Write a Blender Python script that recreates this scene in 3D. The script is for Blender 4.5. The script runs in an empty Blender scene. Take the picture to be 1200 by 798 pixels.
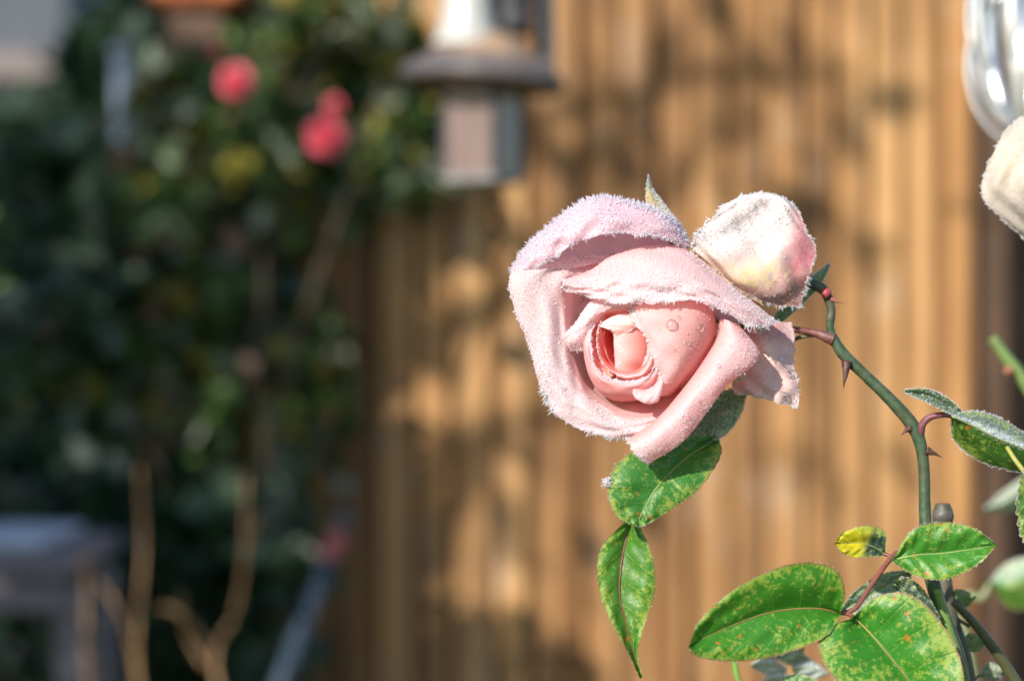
import bpy, math, random
import numpy as np
from mathutils import Vector

# ------------------------------------------------------------------ camera, sky, sun, exposure
SC = bpy.context.scene
ZC = 0.9            # eye height of the lens above the ground
K = 0.0004          # metres per photo pixel at one metre
FD = 0.5            # distance to the flower
U = K * FD          # one photo pixel at the flower, in metres
SUN_AZ, SUN_EL = math.radians(34), math.radians(29)   # from behind the camera's left shoulder

cam = bpy.data.cameras.new("camera")
cam.sensor_width = 36.0
cam.lens = 18.0 / (600 * K)
cam.clip_start = 0.02
cam.clip_end = 2000
cam.dof.use_dof = True
cam.dof.focus_distance = 0.497
cam.dof.aperture_fstop = 8.8
cam.dof.aperture_blades = 0
cam_o = bpy.data.objects.new("camera", cam)
SC.collection.objects.link(cam_o)
cam_o.location = (0, 0, ZC)
cam_o.rotation_euler = (math.radians(90), 0, 0)
SC.camera = cam_o

world = bpy.data.worlds.new("World")
SC.world = world
world.use_nodes = True
wn = world.node_tree
wn.nodes.clear()
sky = wn.nodes.new("ShaderNodeTexSky")
sky.sky_type = 'NISHITA'
sky.sun_disc = False
sky.sun_elevation = SUN_EL
sky.sun_rotation = math.radians(180) + SUN_AZ
sky.air_density = 1.0
sky.dust_density = 0.6
bg = wn.nodes.new("ShaderNodeBackground")
bg.inputs[1].default_value = 0.145
wo = wn.nodes.new("ShaderNodeOutputWorld")
wn.links.new(sky.outputs[0], bg.inputs[0])
wn.links.new(bg.outputs[0], wo.inputs[0])

sun = bpy.data.lights.new("sun", 'SUN')
sun.energy = 5.0
sun.angle = math.radians(0.53)
sun.color = (1.0, 0.93, 0.83)
sun_o = bpy.data.objects.new("sun", sun)
SC.collection.objects.link(sun_o)
SUN = Vector((-math.sin(SUN_AZ) * math.cos(SUN_EL), -math.cos(SUN_AZ) * math.cos(SUN_EL), math.sin(SUN_EL)))
sun_o.rotation_euler = SUN.to_track_quat('Z', 'Y').to_euler()
sun_o.location = (-3, -3, 4)

SC.view_settings.view_transform = 'Standard'
SC.view_settings.look = 'None'
SC.view_settings.exposure = 0.57
SC.view_settings.gamma = 1.0
SC.cycles.use_denoising = True
SC.cycles.max_bounces = 7
SC.cycles.diffuse_bounces = 4
SC.cycles.glossy_bounces = 3
SC.cycles.adaptive_threshold = 0.02
SC.cycles.transmission_bounces = 8
SC.cycles.transparent_max_bounces = 8
SC.cycles.caustics_reflective = False
SC.cycles.caustics_refractive = False
SC.cycles.sample_clamp_indirect = 6.0

RNG = np.random.default_rng(11)
random.seed(5)
COL = SC.collection


# ------------------------------------------------------------------ helpers: placing
def at(px, py, D):
    return np.array([(px - 600) * K * D, D, ZC + (399 - py) * K * D])


def P(px, py, z=0.0):
    """a point of the flower: photo pixel and height towards the camera, in flower pixels"""
    return at(px, py, FD - z * U)


def PP(a):
    a = np.asarray(a, float)
    D = FD - a[..., 2] * U
    return np.stack([(a[..., 0] - 600) * K * D, D, ZC + (399 - a[..., 1]) * K * D], -1)


# ------------------------------------------------------------------ helpers: objects
def set_props(o, label=None, cat=None, group=None, kind=None):
    if label: o["label"] = label
    if cat: o["category"] = cat
    if group: o["group"] = group
    if kind: o["kind"] = kind
    return o


def empty(name, loc, label=None, cat=None, group=None):
    o = bpy.data.objects.new(name, None)
    COL.objects.link(o)
    o.location = tuple(loc)
    o.empty_display_size = 0.02
    return set_props(o, label, cat, group)


def root_loc(o):
    while o.parent:
        o = o.parent
    return np.array(o.location) if o.type == 'EMPTY' else np.array(o.location)


def build(name, V, F, mat, parent=None, col=None, frost=None, uv=None, smooth=True, origin=None):
    """V in world metres; F an (n,3)/(n,4) array or a list of faces"""
    V = np.asarray(V, float)
    org = root_loc(parent) if parent is not None else (np.zeros(3) if origin is None else np.asarray(origin, float))
    Vl = V - org
    me = bpy.data.meshes.new(name)
    if isinstance(F, np.ndarray) and F.ndim == 2:
        k = F.shape[1]
        me.vertices.add(len(Vl))
        me.vertices.foreach_set("co", Vl.astype(np.float32).ravel())
        me.loops.add(F.size)
        me.loops.foreach_set("vertex_index", F.astype(np.int32).ravel())
        me.polygons.add(len(F))
        me.polygons.foreach_set("loop_start", np.arange(0, F.size, k, dtype=np.int32))
        me.polygons.foreach_set("loop_total", np.full(len(F), k, dtype=np.int32))
        me.update(calc_edges=True)
    else:
        me.from_pydata([tuple(v) for v in Vl], [], [tuple(f) for f in F])
        me.update()
    if col is not None:
        c = np.ones((len(Vl), 4), np.float32)
        c[:, :3] = np.asarray(col, float).reshape(-1, 3) if np.ndim(col) > 1 else np.asarray(col)
        a = me.attributes.new("tint", 'FLOAT_COLOR', 'POINT')
        a.data.foreach_set("color", c.ravel())
    if frost is not None:
        a = me.attributes.new("rime", 'FLOAT', 'POINT')
        a.data.foreach_set("value", np.asarray(frost, np.float32).ravel())
    if uv is not None:
        a = me.attributes.new("along", 'FLOAT_VECTOR', 'POINT')
        w = np.zeros((len(Vl), 3), np.float32)
        w[:, :2] = uv
        a.data.foreach_set("vector", w.ravel())
    if smooth:
        me.polygons.foreach_set("use_smooth", np.ones(len(me.polygons), bool))
    me.materials.append(mat)
    o = bpy.data.objects.new(name, me)
    COL.objects.link(o)
    if parent is not None:
        o.parent = parent
    elif origin is not None:
        o.location = tuple(origin)
    return o


def catmull(A, n, axis):
    """resample the control array A along an axis to n points with a Catmull-Rom spline"""
    A = np.moveaxis(np.asarray(A, float), axis, 0)
    m = A.shape[0]
    if m == 2:
        t = np.linspace(0, 1, n).reshape((-1,) + (1,) * (A.ndim - 1))
        return np.moveaxis(A[0] * (1 - t) + A[1] * t, 0, axis)
    E = np.concatenate([[2 * A[0] - A[1]], A, [2 * A[-1] - A[-2]]], 0)
    s = np.linspace(0, m - 1, n)
    i = np.minimum(s.astype(int), m - 2)
    t = (s - i).reshape((-1,) + (1,) * (A.ndim - 1))
    p0, p1, p2, p3 = E[i], E[i + 1], E[i + 2], E[i + 3]
    r = 0.5 * (2 * p1 + (p2 - p0) * t + (2 * p0 - 5 * p1 + 4 * p2 - p3) * t ** 2 + (3 * p1 - p0 - 3 * p2 + p3) * t ** 3)
    return np.moveaxis(r, 0, axis)


def quads(nr, nc, closed=False):
    i = np.arange(nr - 1)[:, None]
    j = np.arange(nc if closed else nc - 1)[None, :]
    j2 = (j + 1) % nc
    return np.stack([i * nc + j + 0 * j2, i * nc + j2, (i + 1) * nc + j2, (i + 1) * nc + j + 0 * j2], -1).reshape(-1, 4)


def normals(G):
    du = np.gradient(G, axis=1)
    dv = np.gradient(G, axis=0)
    n = np.cross(du, dv)
    n /= np.linalg.norm(n, axis=-1, keepdims=True) + 1e-12
    return n


def tube(pts, rad, sides=8, n=None, cap=True):
    """swept tube through pts (already world), returns V, F(list)"""
    pts = np.asarray(pts, float)
    rad = np.atleast_1d(np.asarray(rad, float))
    if n:
        pts = catmull(pts, n, 0)
    rad = np.interp(np.linspace(0, 1, len(pts)), np.linspace(0, 1, len(rad)), rad)
    t = np.gradient(pts, axis=0)
    t /= np.linalg.norm(t, axis=1, keepdims=True) + 1e-12
    ref = np.array([0.31, 0.52, 0.79])
    a = np.cross(t, ref); a /= np.linalg.norm(a, axis=1, keepdims=True) + 1e-12
    b = np.cross(t, a)
    th = np.linspace(0, 2 * np.pi, sides, endpoint=False)
    V = pts[:, None] + rad[:, None, None] * (np.cos(th)[None, :, None] * a[:, None] + np.sin(th)[None, :, None] * b[:, None])
    F = [tuple(f) for f in quads(len(pts), sides, True)]
    V = V.reshape(-1, 3)
    if cap:
        F.append(tuple(range(sides))[::-1])
        F.append(tuple((len(pts) - 1) * sides + k for k in range(sides)))
    return V, F


def join(*vf):
    Vs, Fs, o = [], [], 0
    for V, F in vf:
        Vs.append(np.asarray(V)); Fs += [tuple(int(i) + o for i in f) for f in F]
        o += len(V)
    return np.concatenate(Vs), Fs


def box(c, s, bev=0.0, rz=0.0, rx=0.0, ry=0.0):
    """a box with chamfered long edges"""
    x, y, z = np.asarray(s, float) / 2
    b = min(bev, x * .9, y * .9, z * .9)
    if b <= 0:
        V = np.array([[i * x, j * y, k * z] for k in (-1, 1) for j in (-1, 1) for i in (-1, 1)], float)
        F = [(0, 2, 3, 1), (4, 5, 7, 6), (0, 1, 5, 4), (2, 6, 7, 3), (0, 4, 6, 2), (1, 3, 7, 5)]
    else:
        ring = lambda xx, yy, zz: [[-xx + b, -yy, zz], [xx - b, -yy, zz], [xx, -yy + b, zz], [xx, yy - b, zz],
                                   [xx - b, yy, zz], [-xx + b, yy, zz], [-xx, yy - b, zz], [-xx, -yy + b, zz]]
        V = np.array(ring(x - b, y - b, -z) + ring(x, y, -z + b) + ring(x, y, z - b) + ring(x - b, y - b, z), float)
        F = [tuple(range(8))[::-1], tuple(range(24, 32))]
        for r in range(3):
            for k in range(8):
                F.append((r * 8 + k, r * 8 + (k + 1) % 8, r * 8 + 8 + (k + 1) % 8, r * 8 + 8 + k))
    for ang, ax in ((rx, 0), (ry, 1), (rz, 2)):
        if ang:
            cs, sn = math.cos(ang), math.sin(ang)
            i, j = [(1, 2), (2, 0), (0, 1)][ax]
            vi, vj = V[:, i].copy(), V[:, j].copy()
            V[:, i] = cs * vi - sn * vj
            V[:, j] = sn * vi + cs * vj
    return V + np.asarray(c, float), F


def lathe(profile, c, sides=40, squash=None):
    """profile of (r, z) turned round a vertical axis through c"""
    p = np.asarray(profile, float)
    th = np.linspace(0, 2 * np.pi, sides, endpoint=False)
    V = np.stack([p[:, None, 0] * np.cos(th), p[:, None, 0] * np.sin(th), np.repeat(p[:, None, 1], sides, 1)], -1).reshape(-1, 3)
    return V + np.asarray(c, float), [tuple(f) for f in quads(len(p), sides, True)]


# ------------------------------------------------------------------ helpers: materials
def new_mat(name):
    m = bpy.data.materials.new(name)
    m.use_nodes = True
    nt = m.node_tree
    nt.nodes.clear()
    out = nt.nodes.new("ShaderNodeOutputMaterial")
    return m, nt, out


def N(nt, t, **kw):
    n = nt.nodes.new(t)
    for k, v in kw.items():
        setattr(n, k, v)
    return n


def ramp(nt, src, stops):
    r = N(nt, "ShaderNodeValToRGB")
    el = r.color_ramp.elements
    while len(el) < len(stops):
        el.new(0.5)
    for e, (p, c) in zip(el, stops):
        e.position = p
        e.color = (*c, 1) if len(c) == 3 else c
    nt.links.new(src, r.inputs[0])
    return r.outputs[0]


def noise(nt, scale, detail=3, rough=0.55, vec=None, stretch=None, dist=0.0, coord="Object"):
    tc = N(nt, "ShaderNodeTexCoord")
    v = tc.outputs[coord] if vec is None else vec
    if stretch is not None:
        mp = N(nt, "ShaderNodeMapping")
        mp.inputs["Scale"].default_value = stretch
        nt.links.new(v, mp.inputs[0])
        v = mp.outputs[0]
    n = N(nt, "ShaderNodeTexNoise")
    n.inputs["Scale"].default_value = scale
    n.inputs["Detail"].default_value = detail
    n.inputs["Roughness"].default_value = rough
    n.inputs["Distortion"].default_value = dist
    nt.links.new(v, n.inputs["Vector"])
    return n.outputs[0]


def mixc(nt, fac, a, b, mode='MIX'):
    m = N(nt, "ShaderNodeMix", data_type='RGBA', blend_type=mode)
    for s, v in ((m.inputs[0], fac), (m.inputs[6], a), (m.inputs[7], b)):
        if hasattr(v, "links"):
            nt.links.new(v, s)
        elif isinstance(v, (int, float)):
            s.default_value = v
        else:
            s.default_value = (*v, 1)
    return m.outputs[2]


def math_n(nt, op, a, b=None):
    m = N(nt, "ShaderNodeMath", operation=op)
    for s, v in zip(m.inputs, (a, b)):
        if v is None: continue
        if hasattr(v, "links"): nt.links.new(v, s)
        else: s.default_value = v
    return m.outputs[0]


def bump(nt, h, strength, dist):
    b = N(nt, "ShaderNodeBump")
    b.inputs["Strength"].default_value = strength
    b.inputs["Distance"].default_value = dist
    nt.links.new(h, b.inputs["Height"])
    return b.outputs[0]


def principled(nt, col, rough=0.5, spec=0.5, metal=0.0, nrm=None, **kw):
    p = N(nt, "ShaderNodeBsdfPrincipled")
    for s, v in ((p.inputs["Base Color"], col), (p.inputs["Roughness"], rough)):
        if hasattr(v, "links"): nt.links.new(v, s)
        elif isinstance(v, (int, float)): s.default_value = v
        else: s.default_value = (*v, 1)
    p.inputs["Specular IOR Level"].default_value = spec
    p.inputs["Metallic"].default_value = metal
    if nrm is not None: nt.links.new(nrm, p.inputs["Normal"])
    for k, v in kw.items():
        p.inputs[k.replace("_", " ")].default_value = v
    return p


def thin(nt, out, p, col, fac, nrm=None):
    t = N(nt, "ShaderNodeBsdfTranslucent")
    if hasattr(col, "links"): nt.links.new(col, t.inputs[0])
    else: t.inputs[0].default_value = (*col, 1)
    if nrm is not None: nt.links.new(nrm, t.inputs["Normal"])
    m = N(nt, "ShaderNodeMixShader")
    m.inputs[0].default_value = fac
    nt.links.new(p.outputs[0], m.inputs[1])
    nt.links.new(t.outputs[0], m.inputs[2])
    nt.links.new(m.outputs[0], out.inputs[0])


def attr(nt, name):
    a = N(nt, "ShaderNodeAttribute", attribute_name=name)
    return a


def simple(name, col, rough=0.6, spec=0.4, metal=0.0, var=0.25, scale=40, stretch=None, bmp=0.0, bdist=0.001):
    m, nt, out = new_mat(name)
    nf = noise(nt, scale, 4, 0.6, stretch=stretch)
    c2 = tuple(max(0, x * (1 - var)) for x in col)
    c3 = tuple(min(1, x * (1 + var)) for x in col)
    cc = ramp(nt, nf, [(0.3, c2), (0.7, c3)])
    nr = bump(nt, nf, bmp, bdist) if bmp else None
    p = principled(nt, cc, rough, spec, metal, nr)
    nt.links.new(p.outputs[0], out.inputs[0])
    return m


M = {}


def make_materials():
    # --- rose petals: colour from the petal's own tint, fine veins, rime dusting where frost sits
    m, nt, out = new_mat("petal")
    tint = attr(nt, "tint").outputs["Color"]
    rime = attr(nt, "rime").outputs["Fac"]
    uv = attr(nt, "along").outputs["Vector"]
    veins = noise(nt, 1.0, 4, 0.6, vec=uv, stretch=(95, 4, 1), dist=0.8)
    fine = noise(nt, 2600, 2, 0.6)
    blot = noise(nt, 160, 3, 0.6)
    c = mixc(nt, ramp(nt, veins, [(0.42, (0, 0, 0)), (0.72, (0.36, 0.36, 0.36))]), tint, (0.82, 0.36, 0.37))
    c = mixc(nt, ramp(nt, blot, [(0.4, (0, 0, 0)), (0.8, (0.25, 0.25, 0.25))]), c, (0.95, 0.74, 0.70))
    k = math_n(nt, 'MULTIPLY', rime, ramp(nt, fine, [(0.35, (0.25,) * 3), (0.62, (1,) * 3)]))
    c = mixc(nt, k, c, (0.90, 0.85, 0.90))
    h = math_n(nt, 'ADD', math_n(nt, 'MULTIPLY', veins, 0.35), math_n(nt, 'MULTIPLY', fine, 0.5))
    nr = bump(nt, h, 0.55, 0.00024)
    p = principled(nt, c, 0.5, 0.35, 0, nr, Sheen_Weight=0.12)
    thin(nt, out, p, mixc(nt, 0.75, c, mixc(nt, 1.0, c, (1.0, 0.66, 0.62), 'MULTIPLY')), 0.52)
    M["petal"] = m

    # --- withered petal: thin, wet, papery
    m, nt, out = new_mat("withered_petal")
    tint = attr(nt, "tint").outputs["Color"]
    rime = attr(nt, "rime").outputs["Fac"]
    blot = noise(nt, 420, 5, 0.65)
    fine = noise(nt, 3200, 2, 0.6)
    c = mixc(nt, ramp(nt, blot, [(0.42, (0, 0, 0)), (0.75, (0.38,) * 3)]), tint, (0.78, 0.62, 0.57))
    k = math_n(nt, 'MULTIPLY', rime, ramp(nt, fine, [(0.36, (0.1,) * 3), (0.60, (1,) * 3)]))
    c = mixc(nt, k, c, (0.80, 0.79, 0.80))
    h = math_n(nt, 'ADD', math_n(nt, 'MULTIPLY', blot, 0.8), math_n(nt, 'MULTIPLY', fine, 0.6))
    nr = bump(nt, h, 0.5, 0.0004)
    p = principled(nt, c, 0.5, 0.35, 0, nr)
    thin(nt, out, p, c, 0.22)
    M["withered"] = m

    # --- frost crystals
    m, nt, out = new_mat("frost")
    tint = attr(nt, "tint").outputs["Color"]
    p = principled(nt, tint, 0.12, 0.9)
    tl = N(nt, "ShaderNodeBsdfTranslucent")
    nt.links.new(tint, tl.inputs[0])
    tr = N(nt, "ShaderNodeBsdfTransparent")
    m1 = N(nt, "ShaderNodeMixShader"); m1.inputs[0].default_value = 0.6
    m2 = N(nt, "ShaderNodeMixShader"); m2.inputs[0].default_value = 0.55
    nt.links.new(p.outputs[0], m1.inputs[1]); nt.links.new(tl.outputs[0], m1.inputs[2])
    nt.links.new(m1.outputs[0], m2.inputs[1]); nt.links.new(tr.outputs[0], m2.inputs[2])
    nt.links.new(m2.outputs[0], out.inputs[0])
    M["frost"] = m

    # --- water droplets
    m, nt, out = new_mat("droplet")
    tr = N(nt, "ShaderNodeBsdfTransparent")
    tr.inputs[0].default_value = (0.97, 0.95, 0.95, 1)
    gl = N(nt, "ShaderNodeBsdfGlossy")
    gl.inputs["Roughness"].default_value = 0.10
    fr = N(nt, "ShaderNodeFresnel")
    fr.inputs[0].default_value = 1.36
    mx = N(nt, "ShaderNodeMixShader")
    nt.links.new(fr.outputs[0], mx.inputs[0])
    nt.links.new(tr.outputs[0], mx.inputs[1])
    nt.links.new(gl.outputs[0], mx.inputs[2])
    nt.links.new(mx.outputs[0], out.inputs[0])
    M["droplet"] = m

    # --- rose leaves of the sharp plant: green with pale yellow mottling and a reddish edge
    m, nt, out = new_mat("rose_leaf")
    tint = attr(nt, "tint").outputs["Color"]
    uva = attr(nt, "along")
    rime = attr(nt, "rime").outputs["Fac"]
    sep = N(nt, "ShaderNodeSeparateXYZ")
    nt.links.new(uva.outputs["Vector"], sep.inputs[0])
    edge = math_n(nt, 'ABSOLUTE', sep.outputs[0])
    mott = noise(nt, 760, 4, 0.75)
    mott2 = noise(nt, 110, 3, 0.6)
    e2 = math_n(nt, 'POWER', edge, 3.0)
    f = math_n(nt, 'ADD', math_n(nt, 'MULTIPLY', mott, 0.80), math_n(nt, 'MULTIPLY', mott2, 0.30))
    f = math_n(nt, 'ADD', f, math_n(nt, 'MULTIPLY', e2, 0.13))
    yel = ramp(nt, f, [(0.585, (0, 0, 0)), (0.675, (1, 1, 1))])
    c = mixc(nt, math_n(nt, 'MULTIPLY', yel, 0.8), tint, (0.30, 0.38, 0.06))
    rust = noise(nt, 340, 3, 0.5, stretch=(1, 1, 1.3), dist=0.4)
    c = mixc(nt, ramp(nt, rust, [(0.67, (0, 0, 0)), (0.71, (0.9,) * 3)]), c, (0.42, 0.15, 0.02))
    # veins: midrib and side veins, paler
    side = math_n(nt, 'SINE', math_n(nt, 'MULTIPLY', math_n(nt, 'SUBTRACT', sep.outputs[1], math_n(nt, 'MULTIPLY', edge, 0.16)), 44.0))
    sv = ramp(nt, side, [(0.95, (0, 0, 0)), (1.0, (0.22,) * 3)])
    c = mixc(nt, sv, c, (0.13, 0.24, 0.04))
    rim = ramp(nt, edge, [(0.94, (0, 0, 0)), (0.99, (0.8,) * 3)])
    c = mixc(nt, rim, c, (0.22, 0.08, 0.04))
    fz = noise(nt, 2600, 2, 0.6)
    kk = math_n(nt, 'MULTIPLY', rime, ramp(nt, fz, [(0.4, (0, 0, 0)), (0.62, (1, 1, 1))]))
    c = mixc(nt, kk, c, (0.72, 0.78, 0.82))
    h = math_n(nt, 'SUBTRACT', math_n(nt, 'MULTIPLY', mott, 0.5), math_n(nt, 'MULTIPLY', sv, 0.8))
    nr = bump(nt, h, 0.55, 0.0006)
    p = principled(nt, c, 0.40, 0.42, 0, nr)
    thin(nt, out, p, mixc(nt, 0.5, c, (0.12, 0.34, 0.015)), 0.32)
    M["leaf"] = m

    # --- stems
    m, nt, out = new_mat("green_cane")
    tint = attr(nt, "tint").outputs["Color"]
    nf = noise(nt, 500, 4, 0.65)
    c = mixc(nt, ramp(nt, nf, [(0.45, (0, 0, 0)), (0.75, (0.35,) * 3)]), tint, (0.20, 0.20, 0.14))
    nb = noise(nt, 70, 3, 0.6)
    c = mixc(nt, ramp(nt, nb, [(0.5, (0, 0, 0)), (0.7, (0.5,) * 3)]), c, (0.085, 0.04, 0.025))
    p = principled(nt, c, 0.48, 0.4, 0, bump(nt, nf, 0.5, 0.0004))
    nt.links.new(p.outputs[0], out.inputs[0])
    M["cane"] = m

    # --- background foliage
    m, nt, out = new_mat("foliage")
    tint = attr(nt, "tint").outputs["Color"]
    p = principled(nt, tint, 0.42, 0.4)
    thin(nt, out, p, mixc(nt, 1.0, tint, (1.1, 1.25, 0.5), 'MULTIPLY'), 0.28)
    M["foliage"] = m

    # --- weathered fence wood, grain upright, every plank its own tone
    m, nt, out = new_mat("fence_wood")
    oi = N(nt, "ShaderNodeObjectInfo")
    tc = N(nt, "ShaderNodeTexCoord")
    add = N(nt, "ShaderNodeVectorMath", operation='ADD')
    sc = N(nt, "ShaderNodeVectorMath", operation='SCALE')
    sc.inputs[0].default_value = (7.3, 3.1, 11.7)
    nt.links.new(oi.outputs["Random"], sc.inputs["Scale"])
    nt.links.new(tc.outputs["Object"], add.inputs[0])
    nt.links.new(sc.outputs[0], add.inputs[1])
    v = add.outputs[0]
    g1 = noise(nt, 1.0, 5, 0.6, vec=v, stretch=(75, 20, 1.1), dist=0.35)
    g2 = noise(nt, 1.0, 3, 0.5, vec=v, stretch=(20, 8, 3.0), dist=0.5)
    g3 = noise(nt, 1.0, 3, 0.6, vec=v, stretch=(14, 5, 8.0))
    c = ramp(nt, g1, [(0.28, (0.175, 0.090, 0.038)), (0.46, (0.385, 0.208, 0.084)), (0.67, (0.60, 0.37, 0.17))])
    c = mixc(nt, ramp(nt, g2, [(0.42, (0, 0, 0)), (0.64, (0.8,) * 3)]), c, (0.15, 0.078, 0.034))
    c = mixc(nt, ramp(nt, g3, [(0.58, (0, 0, 0)), (0.76, (0.55,) * 3)]), c, (0.50, 0.42, 0.33))
    tone = ramp(nt, oi.outputs["Random"], [(0.0, (0.62, 0.56, 0.52)), (0.35, (0.9, 0.86, 0.82)), (0.7, (1.0, 0.98, 0.93)), (1.0, (1.12, 1.04, 0.92))])
    c = mixc(nt, 1.0, c, tone, 'MULTIPLY')
    p = principled(nt, c, 0.68, 0.25, 0, bump(nt, g1, 0.4, 0.002))
    nt.links.new(p.outputs[0], out.inputs[0])
    M["wood"] = m

    M["dark_wood"] = simple("dark_wood", (0.085, 0.05, 0.032), 0.7, 0.25, 0, 0.4, 14, (4, 4, 0.6), 0.3, 0.002)
    M["post_wood"] = simple("post_wood", (0.20, 0.135, 0.095), 0.75, 0.2, 0, 0.35, 14, (4, 4, 0.6), 0.3, 0.002)
    M["clay"] = simple("clay", (0.42, 0.13, 0.055), 0.8, 0.2, 0, 0.25, 60, None, 0.3, 0.001)
    M["table_paint"] = simple("table_paint", (0.20, 0.175, 0.195), 0.7, 0.3, 0, 0.2, 30, (1, 1, 1), 0.2, 0.001)
    M["rime_sheet"] = simple("rime_sheet", (0.40, 0.45, 0.52), 0.6, 0.4, 0, 0.1, 150, None, 0.4, 0.001)
    M["plaster"] = simple("plaster", (0.085, 0.095, 0.115), 0.85, 0.2, 0, 0.1, 8, None, 0.2, 0.002)  # wall colour lowered to stand in for shade on the house
    M["plinth"] = simple("plinth", (0.17, 0.145, 0.14), 0.85, 0.2, 0, 0.12, 10)
    M["roof_tile"] = simple("roof_tile", (0.30, 0.11, 0.06), 0.8, 0.2, 0, 0.3, 6)
    M["pipe"] = simple("pipe", (0.42, 0.46, 0.50), 0.4, 0.4, 0, 0.08, 6)
    M["glass_dark"] = simple("glass_dark", (0.03, 0.035, 0.04), 0.08, 0.5, 0, 0.1, 3)
    M["soil"] = simple("soil", (0.07, 0.055, 0.04), 0.9, 0.2, 0, 0.4, 9, None, 0.4, 0.02)
    M["dry_cane"] = simple("dry_cane", (0.27, 0.16, 0.08), 0.6, 0.3, 0, 0.35, 60, (1, 1, .3), 0.3, 0.001)
    M["dead_cane"] = simple("dead_cane", (0.055, 0.042, 0.03), 0.7, 0.3, 0, 0.35, 60)
    M["bark"] = simple("bark", (0.09, 0.068, 0.05), 0.85, 0.2, 0, 0.35, 40, (1, 1, .3), 0.5, 0.004)
    M["blue_paint"] = simple("blue_paint", (0.025, 0.048, 0.075), 0.45, 0.4, 0, 0.15, 30)
    M["red_paint"] = simple("red_paint", (0.30, 0.07, 0.07), 0.45, 0.4, 0, 0.12, 50)
    M["iron"] = simple("iron", (0.045, 0.045, 0.05), 0.55, 0.5, 0.3, 0.4, 90, None, 0.4, 0.0008)
    M["iron_grey"] = simple("iron_grey", (0.20, 0.20, 0.205), 0.55, 0.4, 0.2, 0.2, 90)
    M["enamel"] = simple("enamel", (0.40, 0.40, 0.375), 0.3, 0.5, 0, 0.06, 50)
    M["lamp_pane"] = simple("lamp_pane", (0.16, 0.11, 0.095), 0.35, 0.5, 0, 0.18, 120, (3, 3, .5))
    # hood: rusty brown over dark iron, worn at the rim
    m, nt, out = new_mat("rusty_hood")
    nf = noise(nt, 70, 5, 0.65)
    fine = noise(nt, 320, 3, 0.6)
    tint = attr(nt, "tint").outputs["Color"]
    c = mixc(nt, ramp(nt, nf, [(0.40, (0, 0, 0)), (0.62, (0.6,) * 3)]), tint, (0.16, 0.12, 0.10))
    c = mixc(nt, ramp(nt, fine, [(0.6, (0, 0, 0)), (0.72, (0.55,) * 3)]), c, (0.5, 0.47, 0.45))
    p = principled(nt, c, 0.5, 0.4, 0.0, bump(nt, fine, 0.3, 0.0006))
    nt.links.new(p.outputs[0], out.inputs[0])
    M["hood"] = m
    m, nt, out = new_mat("polished_steel")
    nf = noise(nt, 30, 3, 0.5)
    p = principled(nt, (0.92, 0.92, 0.91), 0.2, 0.5, 0.7, bump(nt, nf, 0.1, 0.001))
    nt.links.new(p.outputs[0], out.inputs[0])
    M["steel"] = m
    # red garden roses
    m, nt, out = new_mat("red_petal")
    nf = noise(nt, 60, 3, 0.5)
    c = ramp(nt, nf, [(0.3, (0.84, 0.08, 0.17)), (0.7, (0.92, 0.28, 0.34))])
    p = principled(nt, c, 0.5, 0.3)
    thin(nt, out, p, c, 0.35)
    M["red_petal"] = m
    # lawn
    m, nt, out = new_mat("lawn")
    nf = noise(nt, 3, 6, 0.65)
    nf2 = noise(nt, 45, 4, 0.6)
    c = ramp(nt, nf, [(0.35, (0.045, 0.05, 0.02)), (0.6, (0.06, 0.085, 0.025)), (0.75, (0.12, 0.13, 0.09))])
    c = mixc(nt, ramp(nt, nf2, [(0.5, (0, 0, 0)), (0.75, (0.5,) * 3)]), c, (0.22, 0.24, 0.22))
    p = principled(nt, c, 0.9, 0.2, 0, bump(nt, nf2, 0.6, 0.02))
    nt.links.new(p.outputs[0], out.inputs[0])
    M["lawn"] = m


make_materials()

# ------------------------------------------------------------------ the setting: ground, house, fence
g = build("ground", [[-400, -400, 0], [400, -400, 0], [400, 400, 0], [-400, 400, 0]], [(0, 1, 2, 3)], M["lawn"])
set_props(g, "frosty lawn and soil of the garden", "ground", kind="structure")

# house far behind, top corner of the picture
HD = 5.2
hx0, hx1 = at(-900, 0, HD)[0], at(80, 0, HD)[0]
hz = at(0, 62, HD)[2]
house = empty("house", ((hx0 + hx1) / 2, HD, 0), "grey plastered house wall behind the dark shrubs", "house")
V, F = box(((hx0 + hx1) / 2, HD + 1.5, 1.6), (hx1 - hx0, 3.0, 3.2), 0.01)
build("wall", V, F, M["plaster"], house, smooth=False)
zb0, zb1 = at(0, 100, HD)[2], at(0, 62, HD)[2]
V, F = box(((hx0 + hx1) / 2, HD - 0.02, (zb0 + zb1) / 2), (hx1 - hx0 + 0.02, 0.07, zb1 - zb0), 0.012)
build("ledge", V, F, M["plinth"], house, smooth=False)
roofV, roofF = [], []
V = np.array([[hx0 - .2, HD - .35, 3.15], [hx1 + .2, HD - .35, 3.15], [hx1 + .2, HD + 1.5, 4.4], [hx0 - .2, HD + 1.5, 4.4],
              [hx0 - .2, HD + 3.35, 3.15], [hx1 + .2, HD + 3.35, 3.15],
              [hx0 - .2, HD - .35, 3.27], [hx1 + .2, HD - .35, 3.27], [hx1 + .2, HD + 1.5, 4.52], [hx0 - .2, HD + 1.5, 4.52],
              [hx0 - .2, HD + 3.35, 3.27], [hx1 + .2, HD + 3.35, 3.27]])
build("roof", V, [(0, 3, 2, 1), (2, 3, 4, 5), (6, 7, 8, 9), (8, 11, 10, 9), (0, 1, 7, 6), (4, 10, 11, 5), (1, 2, 8, 7), (2, 5, 11, 8), (0, 6, 9, 3), (3, 9, 10, 4)], M["roof_tile"], house, smooth=False)
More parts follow.
